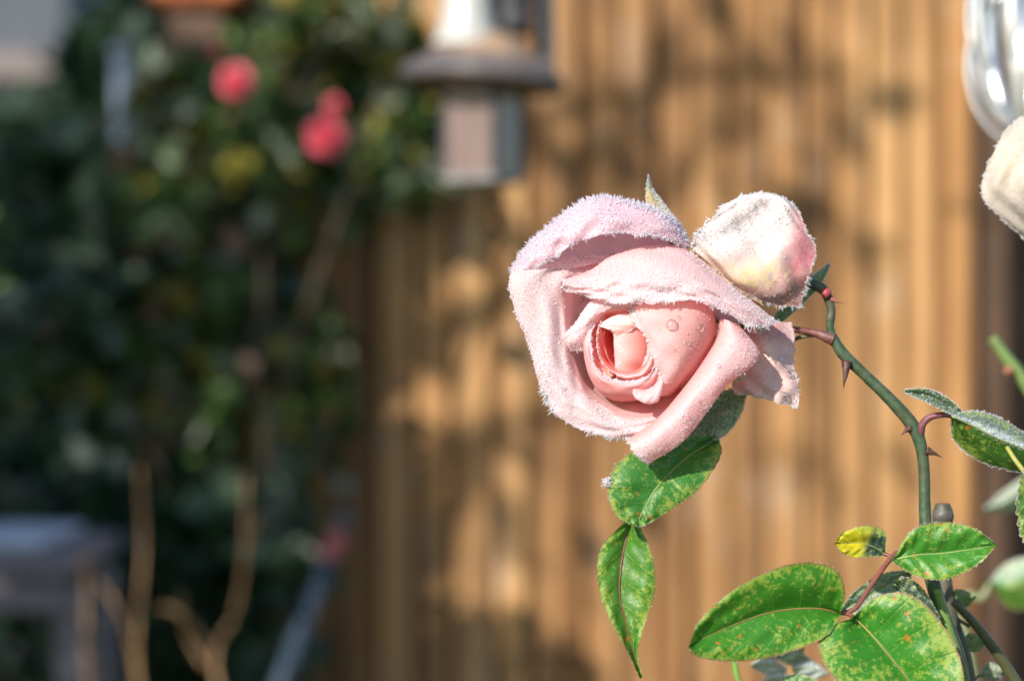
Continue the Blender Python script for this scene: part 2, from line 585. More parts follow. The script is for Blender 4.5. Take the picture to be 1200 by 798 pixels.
for wx in (hx0 + 0.5, hx0 + 1.5):
    V, F = box((wx, HD - 0.02, 1.9), (0.6, 0.08, 0.9), 0.01)
    w = build("window", V, F, M["enamel"], house, smooth=False)
    V, F = box((wx, HD - 0.062, 1.9), (0.5, 0.01, 0.8), 0.002)
    build("pane", V, F, M["glass_dark"], w, smooth=False)

# pale garden post beside the shrubs
a, b = at(150, 66, 2.2), at(150, 330, 2.2)
post = empty("garden_post", (a[0], 2.2, 0), "pale blue-grey post standing among the dark shrubs", "post")
V, F = tube([[a[0], 2.2, 0], [a[0] + .004, 2.2, 0.6], [a[0] - .006, 2.2, a[2]]], 0.0105, 14, 12)
build("shaft", V, F, M["pipe"], post)
V, F = lathe([(0.0, 0.012), (0.007, 0.011), (0.013, 0.007), (0.014, 0.0), (0.0, -0.001)], (a[0] - .006, 2.2, a[2]), 16)
build("cap", V, F, M["pipe"], post)

# fence
FY = 2.2
fence = empty("plank_fence", (0.1, FY, 0), "sunlit golden-brown wooden fence of upright planks", "fence")
joints = [205, 252, 300, 345, 392, 438, 486, 530, 578, 622, 683, 728, 771, 812, 852, 898, 944, 980, 1021, 1062, 1104, 1145]
for i in range(len(joints) - 1):
    x0, x1 = at(joints[i], 0, FY)[0], at(joints[i + 1], 0, FY)[0]
    off = RNG.uniform(-0.005, 0.005)
    V, F = box(((x0 + x1) / 2, FY + 0.011 + off, 0.93), (x1 - x0 - RNG.uniform(0.002, 0.0075), 0.022, 1.78), 0.004)
    V[:, 0] += (V[:, 2] - 0.9) * RNG.uniform(-0.004, 0.004)
    pl = build("plank", V, F, M["wood"], fence, smooth=False)
for z in (0.35, 1.62):
    V, F = box((at(675, 0, FY)[0], FY + 0.052, z), (at(1145, 0, FY)[0] - at(205, 0, FY)[0], 0.045, 0.09), 0.004)
    build("rail", V, F, M["post_wood"], fence, smooth=False)
xb0, xb1 = at(205, 0, FY)[0], at(1145, 0, FY)[0]
V, F = box(((xb0 + xb1) / 2, FY + 0.0305, 0.93), (xb1 - xb0 - 0.01, 0.006, 1.74), 0.001)
build("dark_gap_backing", V, F, M["dark_wood"], fence, smooth=False)  # dark sheet added behind the planks so the gaps look dark

# gate post and shaded panel right of the fence
px0, px1 = at(1149, 0, 2.22)[0], at(1183, 0, 2.22)[0]
V, F = box(((px0 + px1) / 2, 2.255, 0.95), (px1 - px0, 0.08, 1.9), 0.006)
gp = build("gate_post", V, F, M["dark_wood"], smooth=False, origin=((px0 + px1) / 2, 2.255, 0))
set_props(gp, "dark brown wooden post at the shaded end of the plank fence", "post")
gate = empty("garden_gate", (at(1300, 0, 2.30)[0], 2.30, 0), "dark stained wooden gate partly seen beyond the dark post", "gate")
for i in range(4):
    x0, x1 = at(1166 + i * 90, 0, 2.30)[0], at(1166 + i * 90 + 88, 0, 2.30)[0]
    V, F = box(((x0 + x1) / 2, 2.30, 0.9), (x1 - x0, 0.022, 1.6), 0.004)
    build("board", V, F, M["dark_wood"], gate, smooth=False)
V, F = box((at(1365, 0, 2.30)[0], 2.33, 1.45), (at(360, 0, 2.30)[0] - at(0, 0, 2.30)[0], 0.03, 0.1), 0.004)
build("brace", V, F, M["dark_wood"], gate, smooth=False)

# end post of the fence, clay cap
x0, x1 = at(200, 0, 2.12)[0], at(268, 0, 2.12)[0]
ep = empty("capped_post", ((x0 + x1) / 2, 2.12, 0), "brown wooden end post with a reddish clay cap behind the shrub", "post")
zt = at(0, 16, 2.12)[2]
V, F = box(((x0 + x1) / 2, 2.12, zt / 2), (x1 - x0, 0.06, zt), 0.004)
build("shaft", V, F, M["dark_wood"], ep, smooth=False)
V, F = box(((x0 + x1) / 2, 2.12, zt + 0.02), (x1 - x0 + 0.035, 0.095, 0.036), 0.008)
build("cap", V, F, M["clay"], ep, smooth=False)


# ------------------------------------------------------------------ foliage by the leaf
def leaf_mass(centers, dirs, size, cols, width=0.55, fold=0.25):
    """one small folded leaf (six vertices) for every centre"""
    n = len(centers)
    d = dirs / (np.linalg.norm(dirs, axis=1, keepdims=True) + 1e-9)
    r = RNG.normal(size=(n, 3))
    s = np.cross(d, r); s /= np.linalg.norm(s, axis=1, keepdims=True) + 1e-9
    u = np.cross(s, d)
    L = np.asarray(size).reshape(-1, 1) * np.ones((n, 1))
    W = L * width * 0.5
    base = centers
    m1 = base + d * L * 0.35
    m2 = base + d * L * 0.72
    tip = base + d * L - u * L * 0.12
    V = np.stack([base, m1 + s * W + u * W * fold, m1 - u * W * 0.15, m1 - s * W + u * W * fold,
                  m2 + s * W * .8 + u * W * fold, m2 - u * W * .2, m2 - s * W * .8 + u * W * fold, tip], 1)
    f = np.array([[0, 1, 2], [0, 2, 3], [1, 4, 5], [1, 5, 2], [2, 5, 6], [2, 6, 3], [4, 7, 5], [5, 7, 6]])
    F = (np.arange(n)[:, None, None] * 8 + f[None]).reshape(-1, 3)
    C = np.repeat(cols, 8, 0)
    return V.reshape(-1, 3), F, C


def pal(n, stops, probs):
    idx = RNG.choice(len(stops), n, p=np.array(probs) / sum(probs))
    c = np.array(stops)[idx]
    return np.clip(c * RNG.uniform(0.7, 1.3, (n, 1)), 0, 1)


GREENS = [(0.025, 0.055, 0.018), (0.04, 0.085, 0.022), (0.07, 0.13, 0.03), (0.10, 0.13, 0.075), (0.26, 0.22, 0.03), (0.16, 0.085, 0.05)]


def in_region(n, blobs, Dr):
    """points in screen-sized lobes: (px,py,rx,ry,weight) at a random distance in Dr"""
    w = np.array([b[4] for b in blobs], float); w /= w.sum()
    i = RNG.choice(len(blobs), n, p=w)
    B = np.array(blobs, float)[i]
    q = RNG.normal(size=(n, 3)); q /= np.linalg.norm(q, axis=1, keepdims=True); q *= RNG.uniform(0, 1, (n, 1)) ** (1 / 2.2)
    D = (Dr[0] + Dr[1]) / 2 + q[:, 2] * (Dr[1] - Dr[0]) / 2
    return np.stack([(B[:, 0] + q[:, 0] * B[:, 2] - 600) * K * D, D, ZC + (399 - B[:, 1] - q[:, 1] * B[:, 3]) * K * D], -1)


def climbing_bush():
    D0 = 2.0
    base = at(260, 0, D0)
    t = empty("climbing_rose", (base[0], D0, 0), "tall shaded climbing rose bush with red blooms in front of the fence", "rose bush")
    blobs = [(250, 160, 110, 120, 3), (400, 60, 110, 80, 3.2), (470, 120, 60, 90, 1.6), (180, 300, 120, 130, 3), (300, 330, 90, 120, 2.2),
             (110, 440, 110, 120, 2.4), (220, 480, 110, 110, 2.4), (340, 500, 45, 55, 0.9), (345, 40, 90, 70, 1.5), (420, 200, 70, 60, 1.0), (500, 205, 40, 25, 0.35),
             (200, 590, 110, 60, 1.2), (362, 420, 45, 80, 0.55), (385, 520, 30, 50, 0.3)]
    c = np.concatenate([in_region(2300, [b for b in blobs if b[0] < 300], (1.98, 2.17)), in_region(1500, [b for b in blobs if b[0] >= 300], (2.09, 2.18))])
    d = RNG.normal(size=(len(c), 3)) + np.array([0, -0.3, -0.5])
    c2 = in_region(95, [(335, 495, 50, 50, 2), (300, 540, 30, 20, .5), (335, 240, 28, 26, .7), (300, 60, 40, 40, .8), (460, 150, 40, 50, .6)], (2.02, 2.14))
    C2 = pal(len(c2), [(.22, .27, .05), (.14, .22, .05), (.32, .28, .04), (.30, .33, .22)], [3, 3, 2, 1])  # brighter yellow-green puts the sunlit clusters into the leaf colour
    V, F, C = leaf_mass(c2, RNG.normal(size=c2.shape) + np.array([0, -.3, -.4]), RNG.uniform(.02, .036, len(c2)), C2)
    o = build("foliage", V, F, M["foliage"], t, col=C, smooth=False)
    o["kind"] = "stuff"
    V, F, C = leaf_mass(c, d, RNG.uniform(0.022, 0.044, len(c)), pal(len(c), GREENS + [(.24, .27, .22)], [2.5, 3.5, 3.5, 3.0, 1.6, 1.2, 2.2]))
    o = build("foliage", V, F, M["foliage"], t, col=C, smooth=False)
    o["kind"] = "stuff"
    # long canes from the root to the lobes
    for k in range(9):
        bx = blobs[k % len(blobs)]
        e = at(bx[0] + RNG.uniform(-40, 40), bx[1] + RNG.uniform(-70, 10), RNG.uniform(1.95, 2.12))
        s = np.array([base[0] + RNG.uniform(-.12, .12), RNG.uniform(1.95, 2.1), 0.0])
        mid = (s + e) / 2 + np.array([RNG.uniform(-.08, .08), 0, 0.12])
        V, F = tube([s, mid, e], [0.006, 0.004, 0.002], 6, 14)
        build("cane", V, F, M["dead_cane"], t)
    # red flowers
    for (px, py, r, D) in ((276, 95, 21, 1.84), (381, 160, 24, 1.82), (391, 124, 11, 1.86), (255, 60, 7, 1.95)):
        cpt = at(px, py, D)
        Vs, Fs = [], []
        R = r * K * D
        parts = []
        for ring, (nn, rr, tilt) in enumerate(((5, 1.0, 0.85), (5, 0.8, 0.55), (4, 0.55, 0.25), (3, 0.32, 0.08))):
            for q in range(nn):
                th = 2 * np.pi * (q + 0.5 * (ring % 2)) / nn + 0.3 * ring
                u = np.linspace(0, 1, 6)[:, None]; w = np.linspace(-1, 1, 7)[None, :]
                ang = th + w * (np.pi / nn) * 1.25
                rad = R * rr * (np.sin(u * 1.45) ** 0.8) * (0.82 + 0.18 * (1 - w ** 2))
                zz = R * (u ** 1.5 * (1.25 - tilt) - 0.35 + 0 * w) - R * tilt * 0.5 * (u ** 4)
                # flower axis faces the camera and a little up
                X = rad * np.cos(ang); Y = rad * np.sin(ang); Z = zz + 0 * w
                G = np.stack([X + 0 * Z, -Z, Y + 0 * Z], -1) + cpt
                parts.append((G.reshape(-1, 3), quads(6, 7)))
        V, F = join(*parts)
        f = build("flower", V, F, M["red_petal"], t)
    return t


climbing_bush()


def shrub(name, label, blobs, Dr, n, size, probs, cat="shrub", canes=6, group=None, pals=GREENS):
    Dm = (Dr[0] + Dr[1]) / 2
    bx = np.average([b[0] for b in blobs], weights=[b[4] for b in blobs])
    base = at(bx, 0, Dm)
    t = empty(name, (base[0], Dm, 0), label, cat, group)
    c = in_region(n, blobs, Dr)
    c[:, 2] = np.maximum(c[:, 2], 0.02)
    d = RNG.normal(size=(n, 3)) + np.array([0, -0.2, -0.2])
    V, F, C = leaf_mass(c, d, RNG.uniform(size * .7, size * 1.3, n), pal(n, pals, probs))
    o = build("crown", V, F, M["foliage"], t, col=C, smooth=False)
    for k in range(canes):
        b = blobs[k % len(blobs)]
        e = at(b[0], b[1], Dm)
        s = np.array([base[0] + RNG.uniform(-.05, .05), Dm + RNG.uniform(-.05, .05), 0])
        V, F = tube([s, (s + e) / 2 + RNG.uniform(-.04, .04, 3), e], [0.02, 0.012, 0.006], 6, 10)
        build("branch", V, F, M["bark"], t)
    return t


DARK = [(0.016, 0.038, 0.024), (0.025, 0.058, 0.032), (0.045, 0.085, 0.045), (0.10, 0.13, 0.11)]
shrub("evergreen_shrub", "dark evergreen shrub in deep shade below the grey house", [(-20, 280, 140, 170, 3), (20, 480, 140, 160, 3), (70, 660, 150, 150, 3), (115, 150, 45, 100, 1.6), (175, 30, 45, 60, 0.8), (-60, 420, 120, 300, 2)],
      (2.6, 3.2), 5200, 0.06, [3, 3, 2.4, 1.2], canes=6, pals=DARK)
shrub("leafy_shrub", "grey-green leafy shrub at the foot of the climbing rose", [(100, 320, 45, 90, 1.2), (180, 640, 130, 90, 2.4), (240, 760, 120, 90, 2.2), (60, 560, 90, 80, 1.5), (320, 640, 60, 90, 0.9)],
      (1.9, 2.14), 1700, 0.04, [2, 3, 2, 1.4], canes=5, pals=[(0.012, 0.03, 0.016), (0.02, 0.05, 0.022), (0.045, 0.085, 0.04), (0.10, 0.12, 0.10)])


# ------------------------------------------------------------------ trees added out of the frame to shade the garden
def shade_tree(name, label, base, trunk_h, lobes, n, size, branches, pals, probs, seed):
    rng = np.random.default_rng(seed)
    t = empty(name, base, label, "tree")
    base = np.asarray(base, float)
    V, F = tube([base, base + [0.02, 0.01, trunk_h * .5], base + [-.02, .02, trunk_h]], [0.06, 0.045, 0.03], 10, 14)
    build("trunk", V, F, M["bark"], t)
    for (e, r) in branches:
        e = np.asarray(e, float)
        s = base + np.array([0, 0, min(trunk_h, e[2]) * rng.uniform(.55, .9)])
        V, F = tube([s, s * .45 + e * .55 + [0, 0, .08], e], [r, r * .7, r * .35], 7, 14)
        build("branch", V, F, M["bark"], t)
    c = []
    for (cx, cy, cz, rx, ry, rz, w) in lobes:
        k = int(n * w)
        q = rng.normal(size=(k, 3)); q /= np.linalg.norm(q, axis=1, keepdims=True); q *= rng.uniform(0, 1, (k, 1)) ** 0.45
        c.append(np.array([cx, cy, cz]) + q * [rx, ry, rz])
    c = np.concatenate(c)
    V, F, C = leaf_mass(c, rng.normal(size=c.shape) + [0, 0, -.4], rng.uniform(size * .7, size * 1.3, len(c)), pal(len(c), pals, probs))
    build("crown", V, F, M["foliage"], t, col=C, smooth=False)
    return t


shade_tree("added_shade_tree", "dense dark unseen tree added to shade the climbing rose", (-1.45, 0.95, 0), 2.2,
           [(-1.52, 0.95, 1.5, .45, .22, 1.1, .45), (-1.30, 0.95, 1.9, .22, .2, .6, .12), (-1.28, 0.95, 1.35, .2, .2, .4, .10), (-0.98, 0.95, .72, .46, .3, .42, .28), (-1.08, 0.95, 1.22, .24, .2, .24, .12)],
           5200, 0.07, [((-1.5, .6, 2.0), .03), ((-1.2, 1.2, 1.9), .03), ((-.95, .95, .9), .02)], DARK, [2, 3, 2, .3], 3)  # unseen tree, its lobes shaped to throw shade over the climbing rose


def dapple_tree():
    """an unseen half-bare tree added so that its twigs dapple the fence"""
    def back(px, py, t):
        p = at(px, py, FY)
        return p + np.array(SUN) * t
    base = (-1.8, 0.2, 0)
    br = []
    for (a_, b_, tt, r) in [((490, 330), (420, 520), 2.7, .014), ((425, 300), (395, 640), 2.75, .016), ((580, 480), (520, 640), 2.6, .012), ((700, 60), (655, 330), 2.8, .011),
                            ((850, 120), (735, 300), 2.9, .010), ((930, 300), (880, 420), 2.9, .009), ((1010, 150), (900, 60), 3.0, .009), ((560, 240), (640, 120), 2.8, .009)]:
        A, B = back(*a_, tt), back(*b_, tt)
        br.append((A, B, r))
    t = empty("added_dapple_tree", base, "slender half-bare unseen tree added to dapple the fence", "tree")  # added out of frame, branches set where their shadows reach the fence
    base = np.array(base)
    V, F = tube([base, base + [0.01, 0, .9], base + [.03, .02, 1.8], base + [.06, .02, 2.7]], [0.03, 0.026, 0.018, .008], 9, 16)
    build("trunk", V, F, M["bark"], t)
    cs = []
    for A, B, r in br:
        s = base + np.array([.03, .01, max(0.6, min(A[2], B[2]) - .25)])
        V, F = tube([s, B * .85 + s * .15, (A + B) / 2 + [.01, 0, .01], A], [r, r, r * .8, r * .45], 6, 16)
        build("branch", V, F, M["bark"], t)
        for k in range(3):
            f = RNG.uniform(0, 1)
            cs.append(A * f + B * (1 - f) + RNG.normal(size=3) * .05)
    for (px, py, sx, sy, k) in [(720, 170, 30, 60, 7), (870, 170, 50, 50, 8), (1000, 300, 50, 70, 6), (560, 560, 50, 50, 5), (640, 640, 60, 60, 5), (950, 530, 60, 20, 6), (1000, 60, 50, 30, 4), (760, 620, 40, 40, 3),
                                (470, 420, 40, 80, 5), (420, 600, 40, 120, 9), (430, 250, 50, 60, 5)]:
        for _ in range(k):
            cs.append(back(px + RNG.normal() * sx, py + RNG.normal() * sy, RNG.uniform(2.5, 3.1)))
    cs = np.array(cs)
    V, F, C = leaf_mass(cs, RNG.normal(size=cs.shape), RNG.uniform(.04, .08, len(cs)), pal(len(cs), GREENS, [1, 2, 2, 1, 2, 1]))
    build("crown", V, F, M["foliage"], t, col=C, smooth=False)


dapple_tree()

# a ball tree added out of frame so that its round shadow falls on the fence
cb = at(612, 842, FY) + np.array(SUN) * 0.95
shade = empty("added_shadow_ball", (cb[0], cb[1], 0), "unseen round tree on a stem, added for its shadow on the fence", "tree")
V, F = tube([[cb[0], cb[1], 0], [cb[0] + .005, cb[1], cb[2] * .5], [cb[0], cb[1], cb[2]]], [.014, .012, .01], 8, 8)
build("trunk", V, F, M["bark"], shade)
q = RNG.normal(size=(900, 3)); q /= np.linalg.norm(q, axis=1, keepdims=True); q *= RNG.uniform(0, 1, (900, 1)) ** .3 * 0.085
V, F, C = leaf_mass(cb + q, q, RNG.uniform(.015, .024, 900), pal(900, GREENS, [3, 4, 1, .5, .1, .1]))
build("crown", V, F, M["foliage"], shade, col=C, smooth=False)

# ------------------------------------------------------------------ garden table, tool, dry canes
TD = 1.7
tx0, tx1 = at(-420, 0, TD)[0], at(84, 0, TD)[0]
ztop = at(0, 648, TD)[2]
table = empty("garden_table", ((tx0 + tx1) / 2, TD + .25, 0), "pale grey wooden garden table with frost on its top", "table")
for i in range(2):
    V, F = box(((tx0 + tx1) / 2, TD + .05 + i * .105, ztop - .011), (tx1 - tx0, .098, .022), .004)
    s = build("slat", V, F, M["table_paint"], table, smooth=False)
    V, F = box(((tx0 + tx1) / 2 - .012, TD + .05 + i * .105, ztop + .004), (tx1 - tx0 - .03, .09, .008), .0035)
    fr = build("frost", V, F, M["rime_sheet"], s)
    fr["kind"] = "stuff"
for yy in (TD + .02, TD + .19):
    V, F = box(((tx0 + tx1) / 2, yy, ztop - .037), (tx1 - tx0 - .02, .022, .026), .003)
    build("apron", V, F, M["table_paint"], table, smooth=False)
    for xx in (tx1 - .008, tx0 + .035):
        V, F = box((xx, yy + (.018 if yy < TD + .1 else -.018), (ztop - .03) / 2), (.024, .024, ztop - .03), .003)
        build("leg", V, F, M["table_paint"], table, smooth=False)

TL = 2.0
a, b = at(318, 830, 1.78), at(385, 655, 1.84)
dirv = (b - a) / np.linalg.norm(b - a)
foot = a - dirv * (a[2] / dirv[2])
tool = empty("garden_tool", foot, "dark blue tool handle with a red end leaning by the fence", "tool")
V, F = tube([foot, a, b], .0078, 12, 10)
build("shaft", V, F, M["blue_paint"], tool)
V, F = tube([b - dirv * .002, b + dirv * .014, b + dirv * .026], [.0085, .0087, .0082], 14, 8)
build("grip", V, F, M["red_paint"], tool)
V, F = tube([b + dirv * .025, b + dirv * .04, b + dirv * .05], [.0085, .009, .0065], 14, 8)
build("end_cap", V, F, M["iron"], tool)

CD = 1.62
dry = empty("pruned_shrub", (at(230, 0, CD)[0], CD, 0), "pruned bare shrub with straw-coloured cut canes", "shrub")
canes = [([(258, 1500), (262, 900), (252, 770), (275, 720), (287, 650), (288, 562)], 9),
         ([(256, 800), (235, 745), (205, 715), (185, 712)], 8),
         ([(240, 780), (218, 740), (212, 700)], 7),
         ([(150, 1500), (165, 900), (160, 760), (168, 640), (163, 548)], 9),
         ([(163, 880), (155, 760), (130, 700), (115, 680)], 8),
         ([(100, 1400), (105, 900), (102, 740), (100, 652)], 9),
         ([(103, 790), (92, 730), (88, 712)], 7),
         ([(286, 660), (298, 620), (304, 596)], 3)]
for pts, r in canes:
    W = [at(x, y, CD + .03 * math.sin(i * 1.7 + r)) for i, (x, y) in enumerate(pts)]
    for w in W: w[2] = max(w[2], 0)
    V, F = tube(W, [r * K * CD * .34, r * K * CD * .28, r * K * CD * .22, r * K * CD * .16], 9, 24)
    build("cane", V, F, M["dry_cane"], dry)

# ------------------------------------------------------------------ lantern before the fence
LD = 1.3
q_ = K * LD
lc = at(566, 0, LD)
lan = empty("garden_lantern", (lc[0], LD, 0), "hanging lantern with rusty brown conical hood and pale panes", "lantern")
zr = at(0, 92, LD)[2]
prof = [(94, -9), (97, -5), (97.5, 0), (94, 6), (80, 15), (60, 27), (46, 38), (38, 47), (30, 52), (0, 53)]
V, F = lathe([(r * q_, z * q_) for r, z in prof], (lc[0], LD, zr), 48)
V0, F0 = lathe([(r * q_, z * q_) for r, z in [(0, -2), (40, -3), (88, -8), (94, -9)]], (lc[0], LD, zr), 48)
V, F = join((V, F), (V0, F0))
r_ = np.hypot(V[:, 0] - lc[0], V[:, 1] - LD) / q_
cc = np.where((r_ > 78)[:, None], np.array([.055, .055, .065]), np.array([.36, .235, .14]))
# lean the hood a little to the right
V = V - [lc[0], LD, zr]
cs, sn = math.cos(.085), math.sin(.085)
V = np.stack([V[:, 0] * cs + V[:, 2] * sn, V[:, 1], -V[:, 0] * sn + V[:, 2] * cs], -1) + [lc[0], LD, zr]
build("hood", V, F, M["hood"], lan, col=cc)
nx = at(548, 0, LD)[0]
V, F = lathe([(r * q_, z * q_) for r, z in [(41, 36), (39, 42), (35, 52), (31, 66), (28, 90), (27, 120), (27, 190), (0, 191)]], (nx, LD - .004, zr), 32)
build("neck", V, F, M["enamel"], lan)
bx_ = at(601, 0, LD)[0]
V, F = lathe([(r * q_, z * q_) for r, z in [(0, 52), (18, 53), (25, 60), (26, 74), (21, 80), (26, 86), (26, 110), (20, 118), (26, 124), (26, 160), (0, 161)]], (bx_, LD + .012, zr), 24)
build("finial", V, F, M["iron"], lan)
V, F = tube([at(640, 85, LD + .03), at(639, 0, LD + .03), at(639, -150, LD + .03), at(610, -190, LD + .03), at(566, -190, LD)], 11 * q_, 12, 24)
build("bracket", V, F, M["iron_grey"], lan)
zb = at(0, 206, LD)[2]
zt_ = at(0, 104, LD)[2]
hw = 38 * q_
for k in range(4):
    ang = math.radians(-28) + k * math.pi / 2
    c_ = np.array([lc[0] + math.sin(ang) * hw * .86, LD - math.cos(ang) * hw * .86, (zb + zt_) / 2])
    V, F = box(c_, (hw * 1.62, .002, zt_ - zb), 0.0, rz=ang)
    build("pane", V, F, M["lamp_pane"], lan, smooth=False)
    c2 = np.array([lc[0] + math.sin(ang + math.pi / 4) * hw * 1.2, LD - math.cos(ang + math.pi / 4) * hw * 1.2, (zb + zt_) / 2])
    V, F = box(c2, (.0045, .0045, zt_ - zb), .001, rz=ang)
    build("corner_bar", V, F, M["iron"], lan, smooth=False)
V, F = box((lc[0], LD, zb - .002), (hw * 1.8, hw * 1.8, .006), .001, rz=math.radians(-28))
build("base", V, F, M["iron_grey"], lan, smooth=False)

# ------------------------------------------------------------------ polished wind ornament at the upper right edge
OD = 0.82
oc = at(1222, 15, OD)
orn = empty("wind_ornament", at(1222, 180, OD), "hanging ornament of curved polished silver metal ribs", "ornament")


def rib(cx, cz, rx, rz, az, w, a0=-.5, a1=.5):
    th = np.linspace(math.pi * a0, math.pi * a1, 40)
    rr = rx * np.cos(th)
    z = rz * np.sin(th)
    out = np.array([math.cos(az), math.sin(az), 0]); tan = np.array([-math.sin(az), math.cos(az), 0])
    c = np.array([cx, OD, cz])[None] + rr[:, None] * out + z[:, None] * np.array([0, 0, 1])
    s = (w * (.35 + .65 * np.cos(th)))[:, None] * tan
    nrm = (np.cos(th)[:, None] * out + np.sin(th)[:, None] * np.array([0, 0, 1])) * .0006
    G = np.stack([c - s - nrm, c + s - nrm, c + s + nrm, c - s + nrm], 1)
    return G.reshape(-1, 3), [tuple(f) for f in quads(40, 4, True)]


for k in range(10):
    V, F = rib(oc[0], oc[2], 85 * K * OD, 150 * K * OD, math.pi + k * math.pi / 5 + .25, .0024)
    build("rib", V, F, M["steel"], orn)
for k in range(4):
    V, F = rib(oc[0] - 20 * K * OD, oc[2] - 62 * K * OD, 66 * K * OD, 92 * K * OD, math.pi + k * math.pi / 2 - .35, .0036)
    build("rib", V, F, M["steel"], orn)
V, F = tube([oc + [0, 0, .05 - .1], oc + [0, 0, .2]], .0015, 8, 4)
build("rod", V, F, M["steel"], orn)

# ------------------------------------------------------------------ THE ROSE
rose = empty("rose_plant", P(1135, 800, -60) * [1, 1, 0], "frost-covered pale pink rose on a green thorny stem", "rose")
ALL = {}


def crystals(G, Nn, weight, count, ln, wd, tilt=0.7, tone=(0.93, 0.93, 0.96), tone2=(0.95, 0.88, 0.90), under=None):
    """needle crystals standing on a surface grid G (world), Nn its normals, weight = where they grow"""
    nr, nc = weight.shape
    du = np.linalg.norm(np.gradient(G, axis=1), axis=-1); dv = np.linalg.norm(np.gradient(G, axis=0), axis=-1)
    w = (weight * du * dv).ravel(); w = np.maximum(w, 0); w /= w.sum()
    idx = RNG.choice(len(w), count, p=w)
    r = np.clip(idx // nc + RNG.uniform(-.5, .5, count), 0, nr - 1.001); c = np.clip(idx % nc + RNG.uniform(-.5, .5, count), 0, nc - 1.001)
    i, j = r.astype(int), c.astype(int); fr, fc = (r - i)[:, None], (c - j)[:, None]
    i2, j2 = np.minimum(i + 1, nr - 1), np.minimum(j + 1, nc - 1)
    bil = lambda A: (A[i, j] * (1 - fr) * (1 - fc) + A[i2, j] * fr * (1 - fc) + A[i, j2] * (1 - fr) * fc + A[i2, j2] * fr * fc)
    p, n = bil(G), bil(Nn)
    return needles(p, n, ln, wd, tilt, tone, tone2 if under is None else bil(under))


def needles(p, n, ln, wd, tilt, tone=(0.93, 0.93, 0.96), tone2=(0.95, 0.88, 0.90)):
    k = len(p)
    d = n + RNG.normal(size=(k, 3)) * tilt
    d /= np.linalg.norm(d, axis=1, keepdims=True) + 1e-9
    s = np.cross(d, RNG.normal(size=(k, 3))); s /= np.linalg.norm(s, axis=1, keepdims=True) + 1e-9
    u = np.cross(d, s)
    L = (RNG.uniform(.45, 1.0, (k, 1)) ** 1.5 * np.asarray(ln).reshape(-1, 1)) * U
    W = RNG.uniform(.6, 1.2, (k, 1)) * wd * U
    b = p - d * W * .3
    m = p + d * L * .55
    # six-point crystal: a small stub with a pointed head
    V = np.stack([b + s * W * .5, b - s * W * .25 + u * W * .43, b - s * W * .25 - u * W * .43,
                  m + s * W * .62, m - s * W * .31 + u * W * .53, m - s * W * .31 - u * W * .53, p + d * L], 1)
    f = np.array([[0, 1, 4], [0, 4, 3], [1, 2, 5], [1, 5, 4], [2, 0, 3], [2, 3, 5], [3, 4, 6], [4, 5, 6], [5, 3, 6]])
    F = (np.arange(k)[:, None, None] * 7 + f[None]).reshape(-1, 3)
    t = RNG.uniform(0, 1, (k, 1))
    C = np.repeat((np.array(tone) * t + np.array(tone2) * (1 - t)) * np.ones((k, 3)), 7, 0)
    return V.reshape(-1, 3), F, C


def merge3(parts):
    Vs, Fs, Cs, o = [], [], [], 0
    for V, F, C in parts:
        Vs.append(V); Fs.append(F + o); Cs.append(C); o += len(V)
    return np.concatenate(Vs), np.concatenate(Fs), np.concatenate(Cs)


def facing(G, Nn):
    """flip normals so they look towards the lens side of the surface"""
    v = np.array([0, 0, ZC]) - G
    s = np.sign((v * Nn).sum(-1, keepdims=True)); s[s == 0] = 1
    return Nn * s


def wobble(A, amp, freq, seed):
    rg = np.random.default_rng(seed)
    nr, nc = A.shape[:2]
    v, u = np.meshgrid(np.linspace(0, 1, nr), np.linspace(0, 1, nc), indexing='ij')
    w = np.zeros((nr, nc))
    for _ in range(7):
        fu, fv = rg.uniform(.5, 1.2) * freq, rg.uniform(.3, .9) * freq
        w += np.sin(2 * np.pi * (fu * u * rg.choice([-1, 1]) + fv * v) + rg.uniform(0, 6.3)) / 7
    return w * amp


